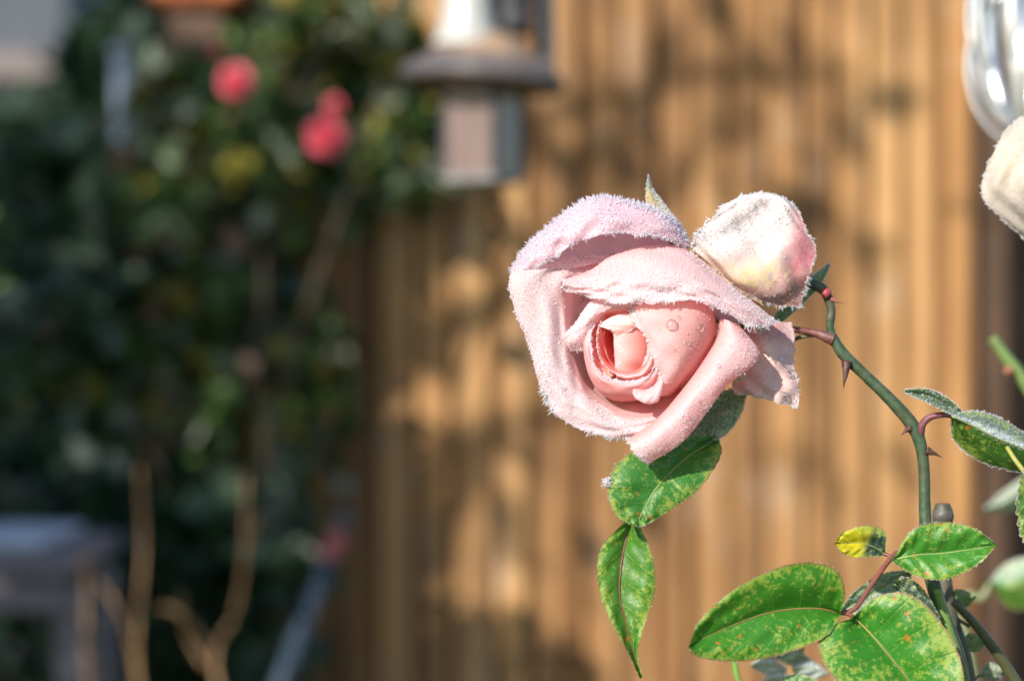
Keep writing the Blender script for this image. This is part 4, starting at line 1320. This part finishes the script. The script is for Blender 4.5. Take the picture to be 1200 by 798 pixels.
# ------------------------------------------------------------------ leaves of the rose plant
def leaf(left, mid, right, col=(.05, .16, .025), name="leaf", n=(61, 33), serr=1.6, teeth=17, wob=2, seed=1, rime=0.0, dens=.03, edge_ln=2.2, label=None, rib_col=(.20, .26, .07),
         rib_r=1.3, col_fn=None, parent=None, edge_d=.3, rime_fn=None, pucker=1.0):
    L, Mi, R = [catmull(np.asarray(a, float), n[0], 0) for a in (left, mid, right)]
    w = np.linspace(-1, 1, n[1])
    t = np.linspace(0, 1, n[0])
    tooth = ((t * teeth) % 1.0 - .35) * serr * np.minimum(1, np.minimum(t, 1 - t) * 8)
    A = np.zeros((n[0], n[1], 3))
    for k, ww in enumerate(w):
        S = L if ww < 0 else R
        a = abs(ww)
        A[:, k] = Mi * (1 - a) + S * a
        d = (S - Mi)
        dl = np.linalg.norm(d[:, :2], axis=1, keepdims=True) + 1e-6
        A[:, k, :2] += d[:, :2] / dl * (tooth * a ** 6)[:, None]
        A[:, k, 2] += np.sin(a * np.pi) * dl[:, 0] * .10            # each half bellies a little
        A[:, k, 2] += pucker * 1.1 * np.sin((t - a * .16) * 44 + 1.6) * np.sin(a * np.pi)   # puckered between the veins
    A[..., 2] += wobble(A, wob * 2.2, 2.5, seed)
    G = PP(A)
    Nn = facing(G, normals(G))
    v, u = np.meshgrid(t, w, indexing='ij')
    C = np.ones(A.shape) * np.array(col) if col_fn is None else col_fn(u, v, A[..., 0], A[..., 1])
    Rm = (np.full(u.shape, rime) if rime_fn is None else rime_fn(u, v, A[..., 0], A[..., 1])) + (.25 if rime > .1 or rime_fn is not None else .06) * (np.abs(u) > .94)
    o = build(name, G.reshape(-1, 3), quads(*n), M["leaf"], parent or rose, col=C.reshape(-1, 3), frost=np.clip(Rm, 0, 1).ravel(), uv=np.stack([u, v], -1).reshape(-1, 2))
    if label: o["label"] = label
    # midrib, slightly raised
    c0 = n[1] // 2
    V, F = tube(G[:-3:2, c0] + Nn[:-3:2, c0] * .15 * U, np.linspace(rib_r, rib_r * .35, len(G[:-3:2])) * U, 6)
    build("midrib", V, F, M["cane"], o, col=rib_col)
    parts = []
    if dens > 0:
        W = np.clip(Rm, 0.004, 1)
        area = (np.linalg.norm(np.gradient(G, axis=1), axis=-1) * np.linalg.norm(np.gradient(G, axis=0), axis=-1) * W).sum() / U ** 2
        if area * dens > 2: parts.append(crystals(G, Nn, W, int(area * dens), 2.2, 1.3, .7, tone2=(.86, .90, .96)))
    for E, I in ((G[:, 0], G[:, 2]), (G[:, -1], G[:, -3])):
        cnt = int(np.linalg.norm(np.diff(E, axis=0), axis=1).sum() / U * edge_d)
        if cnt < 2: continue
        s = RNG.uniform(0, n[0] - 1, cnt)
        ip = lambda Q: np.stack([np.interp(s, np.arange(n[0]), Q[:, q]) for q in range(3)], -1)
        p, i_ = ip(E), ip(I)
        od = p - i_; od /= np.linalg.norm(od, axis=1, keepdims=True) + 1e-9
        parts.append(needles(p, od, edge_ln * .8, 1.1, .6, tone2=(.85, .88, .93)))
    if parts:
        V, F, Cc = merge3(parts)
        f = build("frost", V, F, M["frost"], o, col=Cc, smooth=False); f["kind"] = "stuff"
    return o


def z3(pts, z):
    z = np.linspace(z[0], z[1], len(pts)) if len(z) == 2 else np.asarray(z, float)
    return [(x, y, zz) for (x, y), zz in zip(pts, z)]


GR = (.035, .185, .015)
# frosted leaf right behind the flower and the leaf below it
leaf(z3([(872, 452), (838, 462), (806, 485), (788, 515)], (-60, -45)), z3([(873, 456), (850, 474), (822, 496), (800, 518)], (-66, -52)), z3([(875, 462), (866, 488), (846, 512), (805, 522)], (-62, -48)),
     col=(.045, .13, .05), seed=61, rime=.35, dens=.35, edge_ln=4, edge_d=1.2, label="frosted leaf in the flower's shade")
leaf(z3([(842, 511), (790, 512), (732, 534), (712, 568), (722, 604), (750, 618)], (-50, -22, 2, 10, 12, 12)), z3([(842, 513), (805, 536), (773, 567), (758, 590), (750, 606), (749, 618)], (-60, -26, -4, 2, 6, 8)), z3([(843, 515), (844, 535), (820, 572), (785, 598), (764, 611), (749, 618)], (-50, -32, -8, 2, 6, 8)),
     col=(.03, .17, .018), seed=62, rime=.03, dens=.05, edge_d=.2)
leaf(z3([(732, 611), (703, 645), (702, 690), (716, 728), (735, 762), (750, 795)], (-28, -14)), z3([(739, 611), (730, 650), (726, 695), (735, 735), (743, 768), (751, 794)], (-40, -24)), z3([(747, 611), (764, 650), (768, 690), (756, 730), (747, 765), (753, 793)], (-30, -18)),
     col=(.06, .19, .02), seed=63, dens=.05, rib_col=(.16, .03, .03), rib_r=1.8, edge_d=.10)
pts_ = P(711, 565, 10) + RNG.normal(size=(120, 3)) * 2.6 * U
V, F, Cc = needles(pts_, RNG.normal(size=(120, 3)), 3.5, 2.2, .6)
f = build("frost", V, F, M["frost"], [o for o in rose.children if o.name.startswith("leaf")][-2], col=Cc, smooth=False); f["kind"] = "stuff"
# three-leaflet spray at the bottom
leaf(z3([(985, 719), (990, 690), (975, 664), (930, 660), (870, 684), (822, 724), (807, 757)], (60, 120)), z3([(985, 718), (962, 713), (935, 713), (900, 718), (862, 731), (830, 745), (807, 757)], (48, 104)), z3([(985, 721), (968, 745), (925, 764), (880, 774), (840, 774), (815, 768), (807, 758)], (70, 124)),
     col=GR, seed=64, dens=.05, rib_col=(.28, .14, .05), edge_d=.10, teeth=24)
leaf(z3([(1000, 722), (1030, 698), (1068, 697), (1105, 732), (1126, 775), (1130, 820), (1118, 862)], (58, 110)), z3([(1000, 722), (1020, 742), (1042, 768), (1065, 797), (1085, 825), (1103, 848), (1118, 864)], (46, 96)), z3([(1000, 723), (966, 738), (960, 765), (978, 795), (1015, 830), (1065, 855), (1116, 866)], (66, 120)),
     col=(.032, .19, .016), seed=65, dens=.05, rib_col=(.26, .16, .05), edge_d=.10, teeth=26)
leaf(z3([(1046, 655), (1068, 622), (1098, 612), (1138, 617), (1167, 637)], (30, 40)), z3([(1046, 656), (1075, 650), (1105, 648), (1140, 643), (1167, 638)], (22, 34)), z3([(1046, 658), (1072, 674), (1108, 679), (1145, 662), (1167, 640)], (40, 46)),
     col=(.038, .20, .016), seed=66, rime=.02, dens=.08, edge_d=.4, label="small leaf with frosty serrated edge")
leaf(z3([(1038, 648), (1036, 622), (1012, 616), (988, 624), (978, 636)], (-10, 0)), z3([(1038, 649), (1022, 640), (1006, 636), (990, 636), (978, 637)], (-18, -6)), z3([(1038, 650), (1022, 652), (1002, 653), (987, 648), (978, 638)], (-6, 2)),
     seed=67, dens=.03, edge_d=.2, rib_r=.9, label="small yellow leaf with a dark base",
     col_fn=lambda u, v, x, y: lerp((.03, .055, .05), (.58, .50, .02), sm(v, .28, .5)))
# darker leaves behind the spray
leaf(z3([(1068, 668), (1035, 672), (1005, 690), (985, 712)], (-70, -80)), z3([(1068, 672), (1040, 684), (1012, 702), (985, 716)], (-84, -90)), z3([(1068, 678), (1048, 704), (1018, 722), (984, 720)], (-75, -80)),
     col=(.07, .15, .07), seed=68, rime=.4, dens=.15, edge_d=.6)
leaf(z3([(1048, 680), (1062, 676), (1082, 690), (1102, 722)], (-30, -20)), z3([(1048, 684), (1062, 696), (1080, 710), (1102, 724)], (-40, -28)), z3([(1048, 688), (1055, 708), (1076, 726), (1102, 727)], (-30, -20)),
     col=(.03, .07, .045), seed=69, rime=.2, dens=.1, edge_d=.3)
leaf(z3([(905, 812), (915, 795), (940, 790), (965, 800)], (40, 60)), z3([(905, 814), (925, 804), (945, 804), (968, 812)], (40, 60)), z3([(905, 818), (920, 826), (945, 828), (970, 818)], (40, 60)),
     col=GR, seed=70, rime=.25, dens=.15)
# the leaf pair on the right
leaf(z3([(1138, 492), (1112, 468), (1086, 456), (1060, 457)], (-50, -20)), z3([(1137, 493), (1110, 474), (1085, 463), (1060, 459)], (-56, -28)), z3([(1135, 494), (1108, 482), (1084, 470), (1061, 461)], (-30, -10)),
     col=(.06, .13, .05), seed=71, rime=.22, dens=.35, edge_d=1.4, edge_ln=4)
leaf(z3([(1116, 486), (1142, 482), (1172, 490), (1205, 512), (1240, 545)], (-40, -60)), z3([(1116, 488), (1140, 499), (1168, 513), (1202, 527), (1240, 548)], (-22, -40)), z3([(1115, 490), (1118, 515), (1148, 540), (1195, 553), (1238, 552)], (-50, -70)),
     seed=72, dens=.6, edge_d=1.2, edge_ln=4.5, label="half folded leaf with thick frost on its upper half",
     col_fn=lambda u, v, x, y: lerp((.10, .16, .12), (.045, .12, .02), sm(u, -.1, .15)), rime_fn=lambda u, v, x, y: .10 * sm(u, .05, -.1) + .85 * sm(u, .10, -.02) * sm(u, -.5, -.2))
leaf(z3([(1236, 520), (1204, 545), (1192, 585), (1196, 625), (1212, 655)], (-10, 0)), z3([(1236, 522), (1220, 560), (1212, 595), (1210, 625), (1213, 656)], (-18, -6)), z3([(1240, 524), (1240, 560), (1236, 600), (1228, 630), (1214, 656)], (-10, 0)),
     col=(.05, .15, .025), seed=73, rime=.05, dens=.1, edge_d=.9, serr=3, teeth=13)

# ------------------------------------------------------------------ stems
def stem(pts, rad, col, name="cane", mat="cane", parent=None, sides=14, n=50, nodes=0.0, seed=1):
    rg = np.random.default_rng(seed)
    W = PP(np.array(pts, float))
    r = np.interp(np.linspace(0, 1, n), np.linspace(0, 1, len(rad)), rad) * U
    r = r * (1 + nodes * np.convolve(rg.normal(size=n + 8), np.ones(5) / 5, 'same')[4:-4])
    V, F = tube(catmull(W, n, 0), r, sides)
    return build(name, V, F, M[mat], parent or rose, col=col)


GS = (.03, .06, .028)
main = stem([(950, 332, -60), (966, 341, -58), (974, 362, -58), (973, 385, -58), (986, 412, -58), (1012, 438, -56), (1045, 470, -54), (1072, 503, -52), (1082, 540, -50), (1084, 600, -48), (1088, 660, -46), (1104, 720, -50), (1122, 780, -56), (1135, 900, -60)],
            [6.0, 6.3, 5.5, 5.5, 6.5, 7.0, 7.5, 8, 7, 7.2, 8, 10, 12, 14], GS, name="stem", nodes=.12, n=90)
stem([(977, 398, -58), (964, 393, -60), (950, 389, -66), (930, 386, -80), (905, 381, -100), (884, 378, -118)], [8, 6, 4.2, 3.8, 3.8, 4.5], (.12, .035, .035), name="flower_stalk", n=40)
low = P(1135, 900, -60)
V, F = tube([low, low * [1, 1, .45] + [0.01, 0.01, 0], low * [1, 1, 0] + [.012, .01, 0]], [.0028, .0045, .006], 12, 16)
build("stem", V, F, M["cane"], rose, col=GS)


def thorn(pts, r0, col=(.065, .022, .02)):
    V, F = tube(catmull(PP(np.array(pts, float)), 12, 0), np.linspace(1, .05, 12) ** 1.7 * r0 * 1.0 * U, 8)
    V = V.copy()
    return build("thorn", V, F, M["cane"], main, col=col)


thorn([(992, 424, -50), (991, 438, -46), (989, 450, -45), (989, 458, -46)], 6.5)
thorn([(1066, 502, -48), (1060, 506, -44), (1054, 511, -44)], 5)
thorn([(1086, 528, -46), (1096, 532, -44), (1106, 537, -46)], 6)
thorn([(974, 350, -54), (982, 354, -52), (993, 356, -54)], 4, (.30, .10, .08))
# reddish bud on the cut tip
V, F = lathe([(0, -6 * U), (4.5 * U, -4 * U), (6.5 * U, 0), (5 * U, 5 * U), (0, 8 * U)], P(968, 344, -50), 14)
build("bud", V, F, M["cane"], main, col=(.30, .04, .05))

# petioles
RS = (.20, .06, .045)
stem([(1083, 625, -44), (1062, 640, -30), (1044, 654, -10), (1022, 684, 15), (1003, 712, 46), (985, 718, 50)], [4, 3.4, 3.0, 3.0, 2.8, 2.4], RS, name="petiole", sides=10, n=40)
stem([(1044, 654, -10), (1040, 650, -12), (1034, 649, -14)], [2.5, 2.2, 2], RS, name="petiole", sides=8, n=10)
stem([(1078, 508, -50), (1081, 497, -46), (1090, 489, -42), (1106, 486, -38), (1122, 489, -36), (1138, 494, -50)], [5.5, 4.6, 4, 3.5, 3, 2.5], (.15, .04, .06), name="petiole", sides=10, n=30)
stem([(1180, 524, -30), (1192, 542, -16), (1212, 566, -10), (1238, 590, -10), (1240, 700, -20), (1180, 860, -50)], [2.5, 3, 3, 3.5, 4, 5], (.30, .30, .06), name="petiole", sides=10, n=40)
stem([(1160, 870, -60), (1000, 640, -110), (930, 520, -120), (880, 440, -126)], [3, 3, 2.6, 2.4], (.07, .10, .04), name="petiole", sides=8, n=40) if False else None
stem([(872, 452, -64), (900, 425, -90), (930, 398, -80), (972, 390, -62)], [2.0, 2.2, 2.4, 3], (.10, .10, .04), name="petiole", sides=8, n=24)
stem([(842, 513, -66), (856, 490, -76), (872, 456, -70)], [2, 2, 2], (.10, .10, .04), name="petiole", sides=8, n=16)
stem([(740, 612, -38), (748, 600, -14), (752, 592, -4)], [2, 2, 2], (.16, .05, .04), name="petiole", sides=8, n=12)
stem([(1000, 722, 50), (993, 719, 50), (985, 718, 50)], [2.6, 2.6, 2.6], RS, name="petiole", sides=8, n=8)

# thick pruned cane behind the stem, and lower growth
o = stem([(1105, 590, -150), (1105, 604, -150), (1104, 660, -150), (1112, 720, -140), (1128, 780, -120), (1145, 900, -80)], [9, 13, 10.5, 11, 13, 14], (.05, .06, .035), name="stem", n=40)
V, F = lathe([(0, 10 * U), (8 * U, 9 * U), (13 * U, 4 * U), (14 * U, -4 * U), (11 * U, -12 * U), (0, -13 * U)], P(1105, 602, -150), 16)
build("pruned_end", V, F, M["cane"], o, col=(.07, .065, .06))
stem([(1098, 690, -40), (1112, 740, -44), (1130, 800, -48), (1140, 900, -60)], [5, 6.5, 7, 8], (.12, .20, .05), name="stem", n=30)
stem([(1118, 705, -110), (1150, 740, -120), (1185, 790, -130), (1220, 850, -140)], [5, 6, 7, 8], (.05, .085, .03), name="stem", n=30)
for k, (px, py, c_, rm) in enumerate(((1140, 752, (.24, .26, .10), .25), (1163, 786, (.20, .24, .16), .5), (1126, 700, (.14, .22, .07), .15))):
    leaf(z3([(px - 16, py + 4), (px - 4, py - 10), (px + 18, py - 3)], (-150, -140)), z3([(px - 16, py + 5), (px, py + 2), (px + 18, py - 2)], (-146, -136)), z3([(px - 15, py + 7), (px + 4, py + 12), (px + 18, py)], (-156, -146)), col=c_, seed=110 + k, rime=rm, dens=.12, n=(31, 17), rib_r=.8)
    stem([(px - 16, py + 5, -148), (px - 22, py + 12, -140), (1128 + k * 4, py + 34, -130)], [1.6, 1.8, 2.4], (.12, .10, .05), name="petiole", sides=8, n=12)

# sepals
def sepal(l, m, r, col_fn, seed, **kw):
    return leaf(l, m, r, name="sepal", col_fn=col_fn, seed=seed, serr=.2, wob=.5, n=(40, 13), rib_r=.5, pucker=0, **kw)


sepal(z3([(808, 292), (798, 266), (777, 238), (764, 220), (760, 205)], (-50, -40)), z3([(800, 291), (784, 266), (769, 244), (761, 223), (760, 205)], (-44, -36)), z3([(788, 290), (770, 268), (760, 248), (757, 226), (760, 205)], (-48, -40)),
      lambda u, v, x, y: lerp(lerp((.09, .15, .03), (.50, .32, .10), sm(v, .2, .4)), (.10, .24, .03), sm(v, .74, .84)), 81, dens=.35, edge_d=1.6, edge_ln=4, rime_fn=lambda u, v, x, y: .35 + .4 * sm(u, .2, -.6))
sepal(z3([(905, 372), (925, 350), (950, 325), (972, 308)], (-95, -75)), z3([(903, 376), (928, 356), (954, 331), (972, 309)], (-90, -72)), z3([(912, 382), (934, 362), (960, 336), (973, 311)], (-95, -75)),
      lambda u, v, x, y: np.ones(u.shape + (3,)) * np.array((.06, .17, .05)), 82, dens=.3, edge_d=.9, edge_ln=3, rime_fn=lambda u, v, x, y: .25 + .3 * sm(v, .6, 1))

# ------------------------------------------------------------------ droplets on the petals
drops = [(0, 690, 345, 6), (0, 681, 352, 4), (0, 698, 334, 4), (0, 676, 372, 3.5), (0, 686, 420, 7), (0, 661, 455, 2.5), (0, 691, 440, 3), (0, 718, 300, 5), (0, 700, 303, 2.5),
         (3, 787, 381, 6.5), (3, 820, 384, 5), (3, 795, 372, 2.5), (3, 806, 402, 2.5), (3, 790, 410, 2.2), (2, 750, 352, 5), (16, 870, 392, 3), (16, 868, 440, 6), (16, 842, 430, 2.5), (16, 820, 470, 2),
         (-1, 918, 462, 4), (-1, 906, 456, 3), (-1, 924, 440, 4.5), (-1, 930, 470, 3.5), (-1, 914, 420, 3), (16, 842, 382, 4), (16, 840, 389, 4.5), (15, 818, 430, 4), (15, 814, 434, 3), (2, 888, 384, 7), (0, 722, 310, 4)]
lst = ALL["petal"]
for (k, px, py, r) in drops:
    o, A = lst[k]
    d = (A[..., 0] - px) ** 2 + (A[..., 1] - py) ** 2
    d = d - A[..., 2] * 1.2          # the frontmost sheet wins
    i, j = np.unravel_index(np.argmin(d), d.shape)
    q = A[i, j]
    G = PP(A); Nn = facing(G, normals(G))
    c, nn = G[i, j], Nn[i, j]
    ax = np.cross(nn, [.3, .2, .9]); ax /= np.linalg.norm(ax); ay = np.cross(nn, ax)
    th = np.linspace(0, 2 * np.pi, 18, endpoint=False)
    ph = np.linspace(-.5 * np.pi, .5 * np.pi, 11)
    S = np.array([[np.cos(p) * np.cos(t), np.cos(p) * np.sin(t), np.sin(p)] for p in ph for t in th])
    V = c + (S[:, :1] * ax + S[:, 1:2] * ay + (S[:, 2:] * .72 + .35) * nn) * r * U
    build("droplet", V, quads(11, 18, True)[:, ::-1].copy(), M["droplet"], o)

# ------------------------------------------------------------------ things at the right edge
cream = empty("cream_rose", P(1330, 760, -170) * [1, 1, 0], "cream white frosted rose bloom cut off by the picture edge", "rose")


def creamcol(u, v, x, y):
    c = np.ones(u.shape + (3,)) * np.array((.40, .33, .26))
    t = np.exp(-(((x - 1180) / 14) ** 2 + ((y - 190) / 26) ** 2))
    return c * (1 - .5 * t[..., None]) + np.array((.76, .56, .32)) * .5 * t[..., None]


cc1 = [
    [(1205, 285, -150), (1222, 296, -160), (1250, 300, -170), (1290, 280, -180)],
    [(1182, 264, -132), (1205, 262, -128), (1240, 262, -130), (1292, 250, -150)],
    [(1152, 232, -130), (1182, 226, -112), (1225, 222, -108), (1295, 215, -130)],
    [(1155, 200, -130), (1183, 192, -112), (1226, 185, -106), (1292, 180, -130)],
    [(1168, 170, -132), (1192, 160, -120), (1228, 150, -116), (1285, 150, -136)],
    [(1182, 148, -146), (1200, 136, -140), (1230, 126, -138), (1270, 128, -150)]]
petal(cc1, creamcol, lambda u, v, x, y: .22 + 0 * u, mat="withered", parent=cream, n=(60, 60), seed=91, wob=4, freq=3, edges=("r0", "r1", "c0"), dens=.12, ln=2.4, edge_ln=4, tone2=(.95, .92, .88))
for k, (dx, dy, dz, s) in enumerate(((60, -6, -20, .9), (50, 50, -30, .85), (100, 20, 5, .8))):
    q = np.array(cc1, float)
    m = q.mean((0, 1))
    q = (q - m) * s * [1 if k != 2 else -1, 1, 1] + m + [dx + 30, dy, dz]
    petal(q, creamcol, lambda u, v, x, y: .5 + 0 * u, mat="withered", parent=cream, n=(40, 40), seed=92 + k, wob=4, freq=3, edges=("r0", "r1", "c1"), dens=.12, ln=2.4, edge_ln=4, tone2=(.95, .92, .88))
stem([(1280, 250, -190), (1300, 320, -190), (1325, 480, -180), (1330, 760, -170), (1330, 1100, -170)], [9, 6, 7, 8, 9], GS, name="stem", parent=cream)
lo = P(1330, 1100, -170)
V, F = tube([lo, lo * [1, 1, .5], lo * [1, 1, 0]], [.0018, .003, .004], 10, 10)
build("stem", V, F, M["cane"], cream, col=GS)

# blurred cane and leaves of a farther rose at the right
far = empty("rose_cane", at(1330, 700, .78) * [1, 1, 0], "blurred green rose cane with pale frosty leaves at the picture edge", "rose")


def ztoD(D): return (FD - D) / U


zf = ztoD(.66)
stem([(1163, 396, zf), (1180, 420, zf), (1200, 447, zf), (1240, 520, zf), (1310, 700, zf), (1330, 1100, zf)], [8.5, 9, 9.5, 10, 11, 12], (.14, .22, .06), name="stem", parent=far)
lo = P(1330, 1100, zf)
V, F = tube([lo, lo * [1, 1, .5], lo * [1, 1, 0]], [.003, .004, .005], 10, 10)
build("stem", V, F, M["cane"], far, col=GS)
V, F = lathe([(0, -8 * U), (6 * U, -5 * U), (8 * U, 0), (5 * U, 5 * U), (0, 8 * U)], P(1182, 434, zf + 15), 12)
build("bud", V, F, M["cane"], far, col=(.36, .12, .07))
zg = ztoD(.72)
leaf(z3([(1245, 655), (1210, 652), (1180, 660), (1160, 680)], (zg, zg)), z3([(1245, 675), (1212, 680), (1182, 690), (1160, 682)], (zg + 30, zg + 20)), z3([(1245, 695), (1214, 712), (1184, 712), (1161, 686)], (zg, zg)), col=(.09, .22, .04), seed=95, parent=far,
     rime_fn=lambda u, v, x, y: .75 * sm(u, -.1, -.5), dens=.1, edge_d=.3)
leaf(z3([(1245, 545), (1210, 553), (1180, 572), (1154, 594)], (zg, zg)), z3([(1245, 560), (1212, 568), (1182, 586), (1154, 597)], (zg + 30, zg + 20)), z3([(1245, 575), (1214, 582), (1184, 597), (1155, 600)], (zg, zg)), col=(.22, .27, .16), seed=96, parent=far, rime=.5, dens=.1, edge_d=.3)
stem([(1160, 684, zg), (1150, 700, zg), (1128, 715, zg), (1160, 900, zg)], [4, 6, 8, 9], (.22, .25, .12), name="petiole", parent=far, n=24)
stem([(1245, 560, zg), (1275, 600, zf), (1308, 690, zf)], [4, 5, 5], (.14, .2, .07), name="petiole", parent=far, n=20)
stem([(1245, 675, zg), (1280, 690, zf), (1312, 720, zf)], [4, 5, 5], (.14, .2, .07), name="petiole", parent=far, n=20)

# low frosted growth at the bottom edge, behind the spray
low_ = empty("low_rose_shoot", P(930, 1000, -330) * [1, 1, 0], "small frosted rose shoot low behind the mottled leaves", "rose")
zl = -330
for k, (px, py, c_) in enumerate(((900, 778, (.40, .44, .40)), (925, 766, (.20, .30, .14)), (948, 782, (.42, .46, .48)), (915, 795, (.5, .5, .5)))):
    leaf(z3([(px - 20, py), (px - 5, py - 13), (px + 22, py + 4)], (zl, zl)), z3([(px - 20, py + 2), (px, py), (px + 23, py + 6)], (zl + 10, zl + 6)), z3([(px - 19, py + 4), (px + 3, py + 14), (px + 22, py + 8)], (zl, zl)), col=c_, seed=100 + k, parent=low_, rime=.5, dens=.15, n=(31, 17))
stem([(860, 770, zl), (866, 800, zl), (885, 840, zl), (930, 1000, zl)], [4, 4, 5, 6], (.14, .30, .05), name="stem", parent=low_)
stem([(942, 740, zl), (934, 790, zl), (930, 860, zl), (930, 1000, zl)], [4, 4, 5, 6], (.10, .18, .06), name="stem", parent=low_)
lo = P(930, 1000, zl)
V, F = tube([lo, lo * [1, 1, .5], lo * [1, 1, 0]], [.0015, .003, .004], 10, 10)
build("stem", V, F, M["cane"], low_, col=GS)
